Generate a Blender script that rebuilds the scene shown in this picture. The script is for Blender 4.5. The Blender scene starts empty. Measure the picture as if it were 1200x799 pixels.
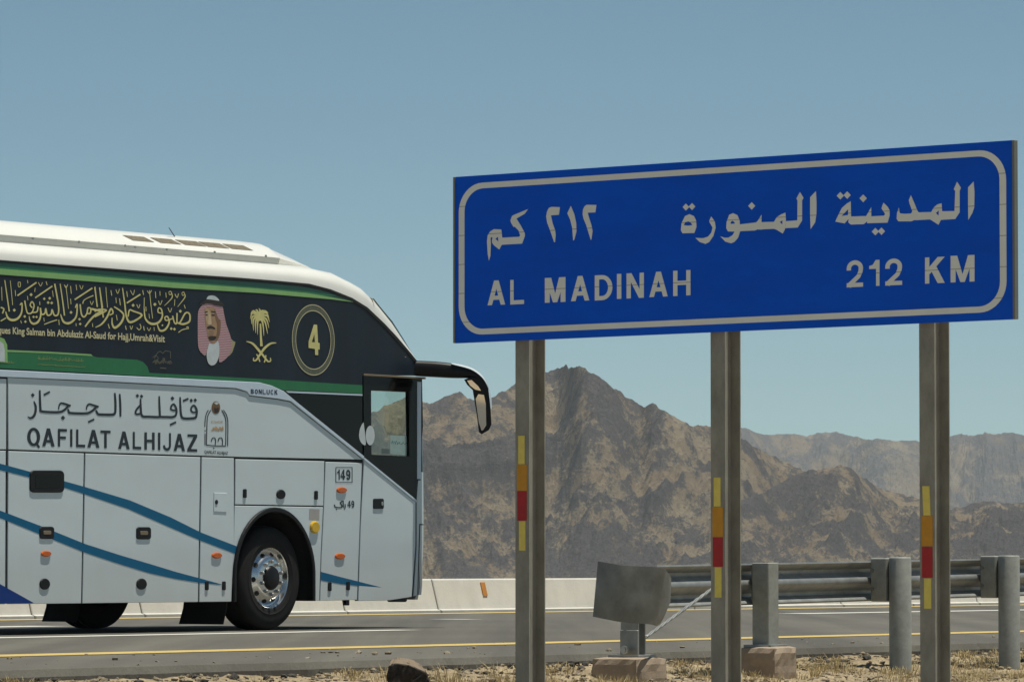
import bpy, math, random
import numpy as np
from mathutils import Vector, noise as mnoise
from mathutils.geometry import delaunay_2d_cdt

random.seed(7)
SC = bpy.context.scene
COL = SC.collection
rad = math.radians

# ------------------------------------------------------------------ camera
F_PX, CX, CY = 5800.0, 600.0, 399.5          # focal length in photo pixels, photo centre
CAM = Vector((0.0, 0.0, 0.67))               # road surface is z = 0, the photographer stands lower than the road
PITCH = math.atan(258.5 / F_PX)
cam = bpy.data.cameras.new('camera')
cam.sensor_width = 36.0
cam.lens = 36.0 * F_PX / 1200.0
cam.clip_start = 0.5
cam.clip_end = 60000
cam_o = bpy.data.objects.new('camera', cam)
cam_o.location = CAM
cam_o.rotation_euler = (rad(90) + PITCH, 0, 0)
COL.objects.link(cam_o)
SC.camera = cam_o

# ------------------------------------------------------------------ sky, sun, exposure
SUN_EL, SUN_AZ = rad(77), rad(88)           # azimuth clockwise from +Y (view direction)
w = bpy.data.worlds.new('World')
SC.world = w
w.use_nodes = True
wn, wl = w.node_tree.nodes, w.node_tree.links
bg = wn['Background']
sky = wn.new('ShaderNodeTexSky')
sky.sky_type = 'NISHITA'
sky.sun_disc = False
sky.sun_elevation = SUN_EL
sky.sun_rotation = SUN_AZ
sky.altitude = 0
sky.air_density = 0.46
sky.dust_density = 0.05
sky.ozone_density = 1.5
tint = wn.new('ShaderNodeMix')                # white balance of the photograph
tint.data_type, tint.blend_type = 'RGBA', 'MULTIPLY'
tint.inputs[0].default_value = 1.0
tint.inputs[7].default_value = (0.87, 1.02, 0.86, 1)
wl.new(sky.outputs[0], tint.inputs[6])
wl.new(tint.outputs[2], bg.inputs['Color'])
bg.inputs['Strength'].default_value = 0.070
sun = bpy.data.lights.new('sun', 'SUN')
sun.energy = 4.0
sun.angle = rad(0.5)
sun.color = (1.0, 0.96, 0.85)
sun_o = bpy.data.objects.new('sun', sun)
sdir = Vector((math.cos(SUN_EL) * math.sin(SUN_AZ), math.cos(SUN_EL) * math.cos(SUN_AZ), math.sin(SUN_EL)))
sun_o.rotation_euler = sdir.to_track_quat('Z', 'Y').to_euler()
sun_o.location = (0, 0, 60)
COL.objects.link(sun_o)
SC.view_settings.view_transform = 'Standard'
SC.view_settings.look = 'None'
SC.view_settings.exposure = 0.38
SC.view_settings.gamma = 1.0
SC.view_settings.use_curve_mapping = False
SC.render.engine = 'CYCLES'
SC.cycles.use_denoising = True
SC.cycles.max_bounces = 8
SC.cycles.transparent_max_bounces = 12
SC.cycles.volume_bounces = 0

# ------------------------------------------------------------------ frames of reference
ANG = math.atan(4000.0 / F_PX)
D = Vector((math.sin(ANG), math.cos(ANG), 0))    # along the road, the way the bus drives
N = Vector((math.cos(ANG), -math.sin(ANG), 0))   # across the road, towards the verge
UP = Vector((0, 0, 1))


def ray(x, y):
    xc, yc = (x - CX) / F_PX, (CY - y) / F_PX
    return Vector((xc, math.cos(PITCH) - math.sin(PITCH) * yc, math.sin(PITCH) + math.cos(PITCH) * yc))


def hit(x, y, point, normal):
    r = ray(x, y)
    return CAM + r * ((point - CAM).dot(normal) / r.dot(normal))


def at(x, y, Y):
    r = ray(x, y)
    return CAM + r * (Y / r.y)


def on_z(x, y, z=0.0):
    r = ray(x, y)
    return CAM + r * ((z - CAM.z) / r.z)


def road_pt(m, n, z=0.0):                        # m metres along the road, n across it
    return D * m + N * n + UP * z


# ------------------------------------------------------------------ materials
def nd(nt, t, **kw):
    n = nt.nodes.new(t)
    for k, v in kw.items():
        setattr(n, k, v)
    return n


def ramp(nt, fac, stops):
    r = nd(nt, 'ShaderNodeValToRGB')
    el = r.color_ramp.elements
    while len(el) < len(stops):
        el.new(0.5)
    for e, (p, c) in zip(el, stops):
        e.position = p
        e.color = (c[0], c[1], c[2], 1)
    nt.links.new(fac, r.inputs[0])
    return r.outputs[0]


def noise_tex(nt, scale, detail=5, rough=0.6, vec=None, dist=0.0):
    n = nd(nt, 'ShaderNodeTexNoise')
    n.inputs['Scale'].default_value = scale
    n.inputs['Detail'].default_value = detail
    n.inputs['Roughness'].default_value = rough
    n.inputs['Distortion'].default_value = dist
    if vec is not None:
        nt.links.new(vec, n.inputs['Vector'])
    return n.outputs['Fac']


def obj_vec(nt, scale=(1, 1, 1)):
    tc = nd(nt, 'ShaderNodeNewGeometry')
    mp = nd(nt, 'ShaderNodeMapping')
    mp.inputs['Scale'].default_value = scale
    nt.links.new(tc.outputs['Position'], mp.inputs['Vector'])
    return mp.outputs[0]


def mix(nt, fac, a, b, mode='MIX'):
    m = nd(nt, 'ShaderNodeMix', data_type='RGBA', blend_type=mode)
    for s, v in ((0, fac), (6, a), (7, b)):
        if hasattr(v, 'links'):
            nt.links.new(v, m.inputs[s])
        else:
            m.inputs[s].default_value = v if s == 0 else (v[0], v[1], v[2], 1)
    return m.outputs[2]


def bump(nt, bsdf, height, strength=0.3, distance=0.01):
    b = nd(nt, 'ShaderNodeBump')
    b.inputs['Strength'].default_value = strength
    b.inputs['Distance'].default_value = distance
    nt.links.new(height, b.inputs['Height'])
    nt.links.new(b.outputs[0], bsdf.inputs['Normal'])


MATS = {}


def mat(name, col, rough=0.5, metal=0.0, var=0.08, scale=6.0, bmp=0.0, bscale=40.0, coat=0.0, spec=0.5, stretch=(1, 1, 1), rvar=0.0):
    if name in MATS:
        return MATS[name]
    m = bpy.data.materials.new(name)
    m.use_nodes = True
    nt = m.node_tree
    b = nt.nodes['Principled BSDF']
    v = obj_vec(nt, stretch)
    f = noise_tex(nt, scale, 6, 0.65, v)
    lo = [c * (1 - var) for c in col]
    hi = [min(1, c * (1 + var)) for c in col]
    nt.links.new(ramp(nt, f, [(0.3, lo), (0.7, hi)]), b.inputs['Base Color'])
    b.inputs['Roughness'].default_value = rough
    b.inputs['Metallic'].default_value = metal
    b.inputs['Specular IOR Level'].default_value = spec
    b.inputs['Coat Weight'].default_value = coat
    b.inputs['Coat Roughness'].default_value = 0.08
    if rvar:
        mr = nd(nt, 'ShaderNodeMapRange')
        mr.inputs['To Min'].default_value = max(0.02, rough - rvar)
        mr.inputs['To Max'].default_value = min(1, rough + rvar)
        nt.links.new(noise_tex(nt, scale * 2.3, 5, 0.6, v), mr.inputs[0])
        nt.links.new(mr.outputs[0], b.inputs['Roughness'])
    if bmp:
        bump(nt, b, noise_tex(nt, bscale, 6, 0.6, v), bmp, 0.01)
    MATS[name] = m
    return m


def glass_mat(name, tint, refl=0.12, rough=0.0):
    m = bpy.data.materials.new(name)
    m.use_nodes = True
    nt = m.node_tree
    nt.nodes.remove(nt.nodes['Principled BSDF'])
    out = nt.nodes['Material Output']
    t = nd(nt, 'ShaderNodeBsdfTransparent')
    t.inputs[0].default_value = (*tint, 1)
    g = nd(nt, 'ShaderNodeBsdfGlossy')
    g.inputs['Roughness'].default_value = rough
    mx = nd(nt, 'ShaderNodeMixShader')
    mx.inputs[0].default_value = refl
    nt.links.new(t.outputs[0], mx.inputs[1])
    nt.links.new(g.outputs[0], mx.inputs[2])
    nt.links.new(mx.outputs[0], out.inputs['Surface'])
    MATS[name] = m
    return m


WHITE = mat('bus_white_paint', (0.55, 0.62, 0.65), 0.20, var=0.022, scale=1.1, coat=0.6, rvar=0.05, stretch=(1, 1, 0.35))
def dusty(m):
    nt = m.node_tree
    b = nt.nodes['Principled BSDF']
    src = b.inputs['Base Color'].links[0].from_socket
    g = nd(nt, 'ShaderNodeNewGeometry')
    sp = nd(nt, 'ShaderNodeSeparateXYZ')
    nt.links.new(g.outputs['Position'], sp.inputs[0])
    mr = nd(nt, 'ShaderNodeMapRange')
    nt.links.new(sp.outputs['Z'], mr.inputs[0])
    for k, v in (('From Min', 1.0), ('From Max', 0.3), ('To Min', 0.06), ('To Max', 0.42)):
        mr.inputs[k].default_value = v
    st = noise_tex(nt, 2.2, 7, 0.7, obj_vec(nt, (1.6, 1.6, 0.35)))
    mu = nd(nt, 'ShaderNodeMath', operation='MULTIPLY')
    nt.links.new(mr.outputs[0], mu.inputs[0])
    nt.links.new(st, mu.inputs[1])
    nt.links.new(mix(nt, mu.outputs[0], src, (0.40, 0.37, 0.31)), b.inputs['Base Color'])
    bump(nt, b, noise_tex(nt, 1.1, 2, 0.4, obj_vec(nt, (1, 1, 1.6))), 0.12, 0.06)


dusty(WHITE)
ROOFW = mat('bus_roof_paint', (0.76, 0.76, 0.71), 0.32, var=0.03, scale=1.5, coat=0.3)
PODG = mat('roof_pod_flank', (0.40, 0.42, 0.40), 0.45, var=0.05)
BLACKP = mat('black_plastic', (0.010, 0.010, 0.011), 0.42, var=0.2, scale=9, spec=0.25)
SEAL = mat('rubber_seal', (0.010, 0.011, 0.013), 0.7, var=0.1)
WRAP = mat('window_wrap_black', (0.014, 0.022, 0.033), 0.35, var=0.3, scale=2.5, stretch=(1, 1, 0.12), spec=0.22)
GLASSB = mat('dark_glass', (0.006, 0.006, 0.006), 0.10, var=0.1, spec=0.16)
TYRE = mat('tyre_rubber', (0.012, 0.0115, 0.011), 0.8, spec=0.3, var=0.25, scale=14, bmp=0.15, bscale=60)
CHROME = mat('polished_alloy', (0.68, 0.68, 0.67), 0.27, 1.0, var=0.05, scale=8, rvar=0.06)
LUG = mat('lug_steel', (0.45, 0.44, 0.42), 0.35, 1.0, var=0.15)
UNDER = mat('underbody_dark', (0.012, 0.012, 0.012), 0.8, var=0.2)
INTER = mat('interior_trim', (0.03, 0.03, 0.035), 0.8, var=0.2)
SILL = mat('silver_blue_trim', (0.52, 0.62, 0.72), 0.3, var=0.04, coat=0.4)
GRN_D = mat('dark_green_band', (0.004, 0.060, 0.042), 0.35, var=0.1)
GRN_M = mat('mid_green_band', (0.015, 0.165, 0.065), 0.35, var=0.1)
GRN_L = mat('light_green_band', (0.23, 0.44, 0.15), 0.35, var=0.08)
GRN_P = mat('green_panel', (0.012, 0.155, 0.055), 0.35, var=0.1)
GOLD = mat('gold_print', (0.62, 0.57, 0.23), 0.45, var=0.12, scale=10)
GOLD2 = mat('pale_gold_print', (0.60, 0.56, 0.33), 0.45, var=0.1)
OLIVE = mat('dull_gold_print', (0.10, 0.11, 0.075), 0.45, var=0.4, scale=60)
INK = mat('blue_black_lettering', (0.012, 0.02, 0.028), 0.4, var=0.15)
STRIPE = mat('blue_stripe', (0.003, 0.105, 0.215), 0.38, var=0.06, spec=0.25)
NAVY = mat('navy_stripe', (0.004, 0.035, 0.19), 0.38, var=0.06, spec=0.25)
ORANGE = mat('orange_lens', (0.52, 0.105, 0.012), 0.18, var=0.15, scale=50)
YELLOWL = mat('yellow_lens', (0.62, 0.38, 0.02), 0.2, var=0.15, scale=50)
COPPER = mat('copper_line', (0.22, 0.17, 0.11), 0.5, 0.3)
MIRR = mat('mirror_glass', (0.85, 0.85, 0.84), 0.03, 1.0, var=0.02)
GALV = mat('galvanised_steel', (0.29, 0.30, 0.29), 0.5, 0.55, var=0.22, scale=7, rvar=0.12, bmp=0.03)
GALVP = mat('weathered_galvanised_post', (0.30, 0.29, 0.25), 0.6, 0.15, var=0.24, scale=9, stretch=(1, 1, 0.5), bmp=0.04, bscale=70, rvar=0.1)
GALV2 = mat('mottled_end_plate_steel', (0.215, 0.22, 0.205), 0.6, 0.3, var=0.3, scale=5, rvar=0.1, bmp=0.03)  # end plate: darker and more mottled than the rail
PIPE = mat('grey_post_paint', (0.29, 0.30, 0.275), 0.65, 0.15, var=0.16, scale=16, bmp=0.05)
BACKST = mat('aluminium_edge', (0.20, 0.20, 0.18), 0.5, 0.5)
BLUE = mat('sign_blue', (0.0003, 0.105, 0.76), 0.5, var=0.09, scale=1.5, spec=0.15, stretch=(1, 1, 3))
YEL_R = mat('yellow_reflector', (0.82, 0.66, 0.13), 0.4, var=0.08, scale=20)
ORA_R = mat('amber_reflector', (0.62, 0.28, 0.005), 0.4, var=0.1, scale=20)
RED_R = mat('red_reflector', (0.42, 0.006, 0.008), 0.4, var=0.12, scale=20)
ORANGE_M = mat('orange_marker', (0.48, 0.20, 0.035), 0.5, var=0.1)
SKIN = mat('print_skin', (0.36, 0.23, 0.13), 0.45, var=0.2, scale=20)
BEARD = mat('print_beard', (0.025, 0.018, 0.016), 0.45)
CLOTHW = mat('print_white', (0.52, 0.58, 0.60), 0.45, var=0.1, scale=12)
GLASS = glass_mat('clear_glass', (0.74, 0.82, 0.78), 0.10)
GLASSW = glass_mat('windscreen_glass', (0.86, 0.92, 0.89), 0.05)


def make_special():
    # reflective sheeting of the sign's lettering with the joints of the sheeting rolls
    m = bpy.data.materials.new('reflective_white_sheeting')
    m.use_nodes = True
    nt = m.node_tree
    b = nt.nodes['Principled BSDF']
    f = noise_tex(nt, 3.0, 5, 0.6, obj_vec(nt))
    base = ramp(nt, f, [(0.3, (0.80, 0.82, 0.78)), (0.7, (0.88, 0.90, 0.86))])
    g = nd(nt, 'ShaderNodeNewGeometry')
    dp = nd(nt, 'ShaderNodeVectorMath', operation='DOT_PRODUCT')
    tilt = 0.0096
    dp.inputs[1].default_value = (-tilt * N.x, -tilt * N.y, 1)
    nt.links.new(g.outputs['Position'], dp.inputs[0])
    md = nd(nt, 'ShaderNodeMath', operation='PINGPONG')
    sub = nd(nt, 'ShaderNodeMath', operation='ADD')
    sub.inputs[1].default_value = 0.042
    nt.links.new(dp.outputs['Value'], sub.inputs[0])
    nt.links.new(sub.outputs[0], md.inputs[0])
    md.inputs[1].default_value = 0.0932
    lt = nd(nt, 'ShaderNodeMath', operation='LESS_THAN')
    nt.links.new(md.outputs[0], lt.inputs[0])
    lt.inputs[1].default_value = 0.0024
    nt.links.new(mix(nt, lt.outputs[0], base, (0.42, 0.42, 0.38)), b.inputs['Base Color'])
    b.inputs['Roughness'].default_value = 0.45
    MATS['sheet'] = m
    # checked head cloth print
    m = bpy.data.materials.new('print_checked_cloth')
    m.use_nodes = True
    nt = m.node_tree
    b = nt.nodes['Principled BSDF']
    wv = nd(nt, 'ShaderNodeTexWave')
    wv.bands_direction = 'Z'
    wv.inputs['Scale'].default_value = 19
    wv.inputs['Distortion'].default_value = 1.5
    wv.inputs['Detail Scale'].default_value = 2.0
    nt.links.new(obj_vec(nt), wv.inputs['Vector'])
    nt.links.new(ramp(nt, wv.outputs['Fac'], [(0.3, (0.34, 0.10, 0.13)), (0.7, (0.50, 0.40, 0.42))]), b.inputs['Base Color'])
    b.inputs['Roughness'].default_value = 0.45
    MATS['check'] = m
    # asphalt
    m = bpy.data.materials.new('asphalt')
    m.use_nodes = True
    nt = m.node_tree
    b = nt.nodes['Principled BSDF']
    v = obj_vec(nt)
    ca, sa = math.cos(ANG), math.sin(ANG)
    rot = nd(nt, 'ShaderNodeMapping')
    rot.inputs['Rotation'].default_value = (0, 0, ANG)
    rot.inputs['Scale'].default_value = (1.6, 0.04, 1)
    nt.links.new(v, rot.inputs['Vector'])
    streak = noise_tex(nt, 1.0, 4, 0.55, rot.outputs[0])
    fine = noise_tex(nt, 55, 4, 0.7, v)
    patch = noise_tex(nt, 0.35, 4, 0.6, v)
    c = ramp(nt, streak, [(0.3, (0.068, 0.064, 0.054)), (0.7, (0.126, 0.118, 0.098))])
    c = mix(nt, 0.5, c, ramp(nt, fine, [(0.3, (0.3, 0.3, 0.3)), (0.75, (0.75, 0.74, 0.71))]), 'OVERLAY')
    c = mix(nt, 0.35, c, ramp(nt, patch, [(0.35, (0.35, 0.35, 0.35)), (0.7, (0.62, 0.61, 0.6))]), 'OVERLAY')
    nt.links.new(c, b.inputs['Base Color'])
    b.inputs['Roughness'].default_value = 0.85
    bump(nt, b, fine, 0.35, 0.006)
    MATS['asphalt'] = m
    # worn road paint
    for key, col, sc_ in (('white_line', (0.62, 0.61, 0.56), 9), ('yellow_line', (0.58, 0.42, 0.13), 7)):
        m = bpy.data.materials.new('road_paint_' + key)
        m.use_nodes = True
        nt = m.node_tree
        b = nt.nodes['Principled BSDF']
        v = obj_vec(nt)
        f = noise_tex(nt, sc_, 6, 0.75, v)
        f2 = noise_tex(nt, 60, 4, 0.7, v)
        c = ramp(nt, f, [(0.28, (0.16, 0.14, 0.11)), (0.46, [k * 0.9 for k in col]), (0.75, col)])
        c = mix(nt, 0.3, c, ramp(nt, f2, [(0.3, (0.3, 0.3, 0.3)), (0.7, (0.65, 0.65, 0.65))]), 'OVERLAY')
        nt.links.new(c, b.inputs['Base Color'])
        b.inputs['Roughness'].default_value = 0.75
        MATS[key] = m
    # desert soil
    m = bpy.data.materials.new('gravelly_soil')
    m.use_nodes = True
    nt = m.node_tree
    b = nt.nodes['Principled BSDF']
    v = obj_vec(nt)
    a = noise_tex(nt, 1.3, 6, 0.7, v)
    a2 = noise_tex(nt, 22, 5, 0.75, v)
    c = ramp(nt, a, [(0.3, (0.24, 0.185, 0.115)), (0.55, (0.36, 0.285, 0.18)), (0.75, (0.46, 0.38, 0.25))])
    c = mix(nt, 0.7, c, ramp(nt, a2, [(0.3, (0.15, 0.15, 0.15)), (0.7, (0.75, 0.74, 0.7))]), 'OVERLAY')
    nt.links.new(c, b.inputs['Base Color'])
    b.inputs['Roughness'].default_value = 0.95
    bump(nt, b, a2, 0.8, 0.03)
    MATS['soil'] = m
    # cast concrete of the barrier
    for key, col, scl in (('barrier', (0.56, 0.54, 0.49), 1.0), ('footing', (0.34, 0.265, 0.195), 5.0)):
        m = bpy.data.materials.new('concrete_' + key)
        m.use_nodes = True
        nt = m.node_tree
        b = nt.nodes['Principled BSDF']
        v = obj_vec(nt)
        vs = obj_vec(nt, (6, 6, 0.7))
        f = noise_tex(nt, 1.2 * scl, 6, 0.7, v)
        st = noise_tex(nt, 1.0 * scl, 5, 0.7, vs)
        c = ramp(nt, f, [(0.3, [k * 0.86 for k in col]), (0.7, [k * 1.08 for k in col])])
        c = mix(nt, 0.4, c, ramp(nt, st, [(0.35, (0.45, 0.445, 0.435)), (0.6, (0.52, 0.52, 0.515))]), 'OVERLAY')
        nt.links.new(c, b.inputs['Base Color'])
        b.inputs['Roughness'].default_value = 0.9
        bump(nt, b, noise_tex(nt, 30, 6, 0.7, v), 0.4, 0.01)
        MATS[key] = m
    # stones and dry grass
    for key, stops, sc_ in (('stones', [(0.3, (0.075, 0.062, 0.047)), (0.5, (0.22, 0.175, 0.115)), (0.72, (0.44, 0.385, 0.28))], 2.3),
                            ('straw', [(0.3, (0.42, 0.32, 0.15)), (0.7, (0.64, 0.53, 0.31))], 1.5),
                            ('boulder', [(0.38, (0.014, 0.012, 0.011)), (0.58, (0.035, 0.028, 0.024)), (0.72, (0.20, 0.17, 0.15))], 5.0)):
        m = bpy.data.materials.new(key)
        m.use_nodes = True
        nt = m.node_tree
        b = nt.nodes['Principled BSDF']
        v = obj_vec(nt)
        nt.links.new(ramp(nt, noise_tex(nt, sc_ * 4, 5, 0.8, v), stops), b.inputs['Base Color'])
        b.inputs['Roughness'].default_value = 0.9
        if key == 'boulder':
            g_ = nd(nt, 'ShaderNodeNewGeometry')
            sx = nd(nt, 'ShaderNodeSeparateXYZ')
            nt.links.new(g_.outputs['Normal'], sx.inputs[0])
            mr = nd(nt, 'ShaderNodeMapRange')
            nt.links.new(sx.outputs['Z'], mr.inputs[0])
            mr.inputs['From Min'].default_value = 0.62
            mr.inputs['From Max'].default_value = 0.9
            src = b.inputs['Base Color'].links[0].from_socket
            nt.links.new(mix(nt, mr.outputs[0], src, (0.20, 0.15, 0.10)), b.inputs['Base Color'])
        if key != 'straw':
            bump(nt, b, noise_tex(nt, 40, 5, 0.7, v), 0.5, 0.01)
        MATS[key] = m
    # mountains: sandy soil between dark outcrops; 'rock' comes from the terrain itself
    for key, far in (('mountain', 0), ('far_ridge', 1)):
        m = bpy.data.materials.new(key + '_rock_and_sand')
        m.use_nodes = True
        nt = m.node_tree
        b = nt.nodes['Principled BSDF']
        v = obj_vec(nt)
        at_ = nd(nt, 'ShaderNodeAttribute', attribute_name='rock')
        k_ = 0.4 if far else 1.0
        n1 = noise_tex(nt, 0.15 * k_, 9, 0.78, v, 0.2)
        n2 = noise_tex(nt, 0.028 * k_, 6, 0.65, v)
        n3 = noise_tex(nt, 0.6 * k_, 6, 0.8, v)
        s = nd(nt, 'ShaderNodeMath', operation='MULTIPLY_ADD')
        nt.links.new(n1, s.inputs[0])
        s.inputs[1].default_value = 1.3
        nt.links.new(at_.outputs['Fac'], s.inputs[2])
        s2 = nd(nt, 'ShaderNodeMath', operation='MULTIPLY_ADD')
        nt.links.new(n3, s2.inputs[0])
        s2.inputs[1].default_value = 1.0
        nt.links.new(s.outputs[0], s2.inputs[2])
        f_ = 0.72 if far else 1.0                  # the distant ridge is of darker rock and soil
        soil = ramp(nt, n2, [(0.3, [c_ * f_ for c_ in (0.235, 0.168, 0.105)]), (0.5, [c_ * f_ for c_ in (0.28, 0.22, 0.145)]), (0.7, [c_ * f_ for c_ in (0.325, 0.27, 0.19)])])
        rock = ramp(nt, n3, [(0.3, (0.040, 0.040, 0.045)), (0.65, (0.125, 0.114, 0.108))])
        mr = nd(nt, 'ShaderNodeMapRange', interpolation_type='SMOOTHSTEP')
        nt.links.new(s2.outputs[0], mr.inputs[0])
        mr.inputs['From Min'].default_value = 1.00
        mr.inputs['From Max'].default_value = 1.22
        c = mix(nt, mr.outputs[0], soil, rock)
        c = mix(nt, 0.35, c, ramp(nt, n1, [(0.3, (0.3, 0.3, 0.3)), (0.7, (0.68, 0.68, 0.68))]), 'OVERLAY')
        nt.links.new(c, b.inputs['Base Color'])
        b.inputs['Roughness'].default_value = 1.0
        b.inputs['Specular IOR Level'].default_value = 0.1
        bump(nt, b, n3, 1.0, 2.2)
        MATS[key] = m


make_special()


# ------------------------------------------------------------------ mesh helpers
def tag(o, label=None, cat=None, group=None, kind=None):
    for k, v in (('label', label), ('category', cat), ('group', group), ('kind', kind)):
        if v:
            o[k] = v
    return o


def empty(name, loc):
    o = bpy.data.objects.new(name, None)
    o.empty_display_size = 0.2
    o.location = loc
    COL.objects.link(o)
    return o


def wloc(o):
    p = Vector((0, 0, 0))
    while o is not None:
        p += o.location
        o = o.parent
    return p


def build(name, verts, faces, m, parent=None, smooth=False, origin=None, sharp=None):
    """one mesh object from world coordinates; its origin sits at the middle of its own base"""
    vs = [Vector(v) for v in verts]
    if origin is None:
        lo = Vector([min(v[i] for v in vs) for i in range(3)])
        hi = Vector([max(v[i] for v in vs) for i in range(3)])
        origin = Vector(((lo.x + hi.x) / 2, (lo.y + hi.y) / 2, lo.z))
    me = bpy.data.meshes.new(name)
    me.from_pydata([v - origin for v in vs], [], faces)
    for mm in (m if isinstance(m, (list, tuple)) else [m]):
        me.materials.append(mm)
    me.validate()
    if smooth:
        me.polygons.foreach_set('use_smooth', [True] * len(me.polygons))
        if sharp:
            me.set_sharp_from_angle(angle=rad(sharp))
    me.update()
    o = bpy.data.objects.new(name, me)
    COL.objects.link(o)
    if parent is not None:
        o.parent = parent
        o.location = origin - wloc(parent)
    else:
        o.location = origin
    return o


def copy_tree(o, loc, parent=None):
    c = o.copy()
    COL.objects.link(c)
    c.parent = parent
    c.location = loc
    for ch in [k for k in o.children]:
        copy_tree(ch, ch.location.copy(), c)
    return c


def area2(p):
    return sum(p[i][0] * p[(i + 1) % len(p)][1] - p[(i + 1) % len(p)][0] * p[i][1] for i in range(len(p)))


def clean(p):
    q = []
    for a in p:
        if not q or abs(a[0] - q[-1][0]) + abs(a[1] - q[-1][1]) > 1e-6:
            q.append((a[0], a[1]))
    if len(q) > 1 and abs(q[0][0] - q[-1][0]) + abs(q[0][1] - q[-1][1]) < 1e-6:
        q.pop()
    return q if area2(q) > 0 else q[::-1]


def union(polys, holes=()):
    """triangulated union of 2D polygons minus holes"""
    vs, fs = [], []
    for p in list(polys) + list(holes):
        p = clean(p)
        fs.append(list(range(len(vs), len(vs) + len(p))))
        vs += [Vector(a) for a in p]
    npoly = len(polys)
    ov, oe, of, _, _, forig = delaunay_2d_cdt(vs, [], fs, 1, 1e-7)
    out = []
    for f, org in zip(of, forig):
        if org and not any(k >= npoly for k in org):
            out.append(list(f))
    return [tuple(v) for v in ov], out


def inset(p, t):
    p = clean(p)
    n = len(p)
    out = []
    for i in range(n):
        a, b, c = Vector(p[i - 1]), Vector(p[i]), Vector(p[(i + 1) % n])
        e1, e2 = (b - a).normalized(), (c - b).normalized()
        n1, n2 = Vector((-e1.y, e1.x)), Vector((-e2.y, e2.x))
        k = n1 + n2
        L = max(0.35, 1 + n1.dot(n2))
        out.append(tuple(b + k * (t / L)))
    return out


def stroke(pts, w, cap=0.0):
    """polygon around a polyline; w is a width or a list of widths"""
    P = [Vector(p) for p in pts]
    n = len(P)
    ws = list(w) if isinstance(w, (list, tuple)) else [w] * n
    if len(ws) != n:
        ws = list(np.interp(np.linspace(0, 1, n), np.linspace(0, 1, len(ws)), ws))
    L, R = [], []
    for i in range(n):
        t = (P[min(i + 1, n - 1)] - P[max(i - 1, 0)])
        t = t.normalized() if t.length > 1e-9 else Vector((1, 0))
        q = Vector((-t.y, t.x)) * (ws[i] / 2)
        s = P[i] + (t * cap if i == n - 1 else (-t * cap if i == 0 else Vector((0, 0))))
        L.append(tuple(s + q))
        R.append(tuple(s - q))
    return L + R[::-1]


def strokes(pts, w, cap=0.0):
    """a stroke as separate quads and joint discs (robust for tight curls)"""
    n = len(pts)
    ws = list(w) if isinstance(w, (list, tuple)) else [w] * n
    if len(ws) != n:
        ws = list(np.interp(np.linspace(0, 1, n), np.linspace(0, 1, len(ws)), ws))
    out = []
    for i in range(n - 1):
        a, b = Vector(pts[i]), Vector(pts[i + 1])
        if (b - a).length < 1e-6:
            continue
        t = (b - a).normalized()
        q = Vector((-t.y, t.x))
        out.append([tuple(a + q * ws[i] / 2), tuple(b + q * ws[i + 1] / 2), tuple(b - q * ws[i + 1] / 2), tuple(a - q * ws[i] / 2)])
        if 0 < i:
            out.append(disc(pts[i], ws[i] / 2, ws[i] / 2, 8))
    return out


def curve(pts, k=6):
    """Catmull-Rom through points"""
    P = [Vector(p) for p in pts]
    if len(P) < 3:
        return [tuple(p) for p in P]
    out = []
    for i in range(len(P) - 1):
        p0, p1, p2, p3 = P[max(i - 1, 0)], P[i], P[i + 1], P[min(i + 2, len(P) - 1)]
        for j in range(k):
            t = j / k
            out.append(tuple(0.5 * ((2 * p1) + (p2 - p0) * t + (2 * p0 - 5 * p1 + 4 * p2 - p3) * t * t + (3 * p1 - p0 - 3 * p2 + p3) * t ** 3)))
    out.append(tuple(P[-1]))
    return out


def disc(c, rx, ry=None, n=16):
    ry = rx if ry is None else ry
    return [(c[0] + rx * math.cos(2 * math.pi * i / n), c[1] + ry * math.sin(2 * math.pi * i / n)) for i in range(n)]


def diamond(x, y, r):
    return [(x, y - r), (x + r * 0.95, y), (x, y + r), (x - r * 0.95, y)]


def rrect(x0, y0, x1, y1, r, k=5):
    out = []
    for cx, cy, a0 in ((x1 - r, y1 - r, 0), (x0 + r, y1 - r, 90), (x0 + r, y0 + r, 180), (x1 - r, y0 + r, 270)):
        for i in range(k + 1):
            a = rad(a0 + 90 * i / k)
            out.append((cx + r * math.cos(a), cy + r * math.sin(a)))
    return out


def decal(name, polys, holes, place, m, parent):
    """flat print: union of polygons, each vertex placed by place(x, y)"""
    v, f = union(polys, holes)
    o = build(name, [place(a[0], a[1]) for a in v], f, m, parent)
    return o


def slab2(name, poly, place, v0, v1, m, parent, ch=0.004):
    """prism over a 2D polygon from depth v0 (back) to v1 (front) with a chamfered front edge; place(a, b, v)"""
    p = clean(poly)
    q = clean(inset(p, ch)) if ch else p
    n = len(p)
    tv, tf = union([q])
    verts = [place(a[0], a[1], v1) for a in tv]
    faces = [f for f in tf]
    b = len(verts)
    verts += [place(a[0], a[1], v1) for a in q] + [place(a[0], a[1], v1 - ch) for a in p] + [place(a[0], a[1], v0) for a in p]
    for i in range(n):
        j = (i + 1) % n
        if len(q) == n:
            faces.append([b + i, b + j, b + n + j, b + n + i])
        faces.append([b + n + i, b + n + j, b + 2 * n + j, b + 2 * n + i])
    return build(name, verts, faces, m, parent)


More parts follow.
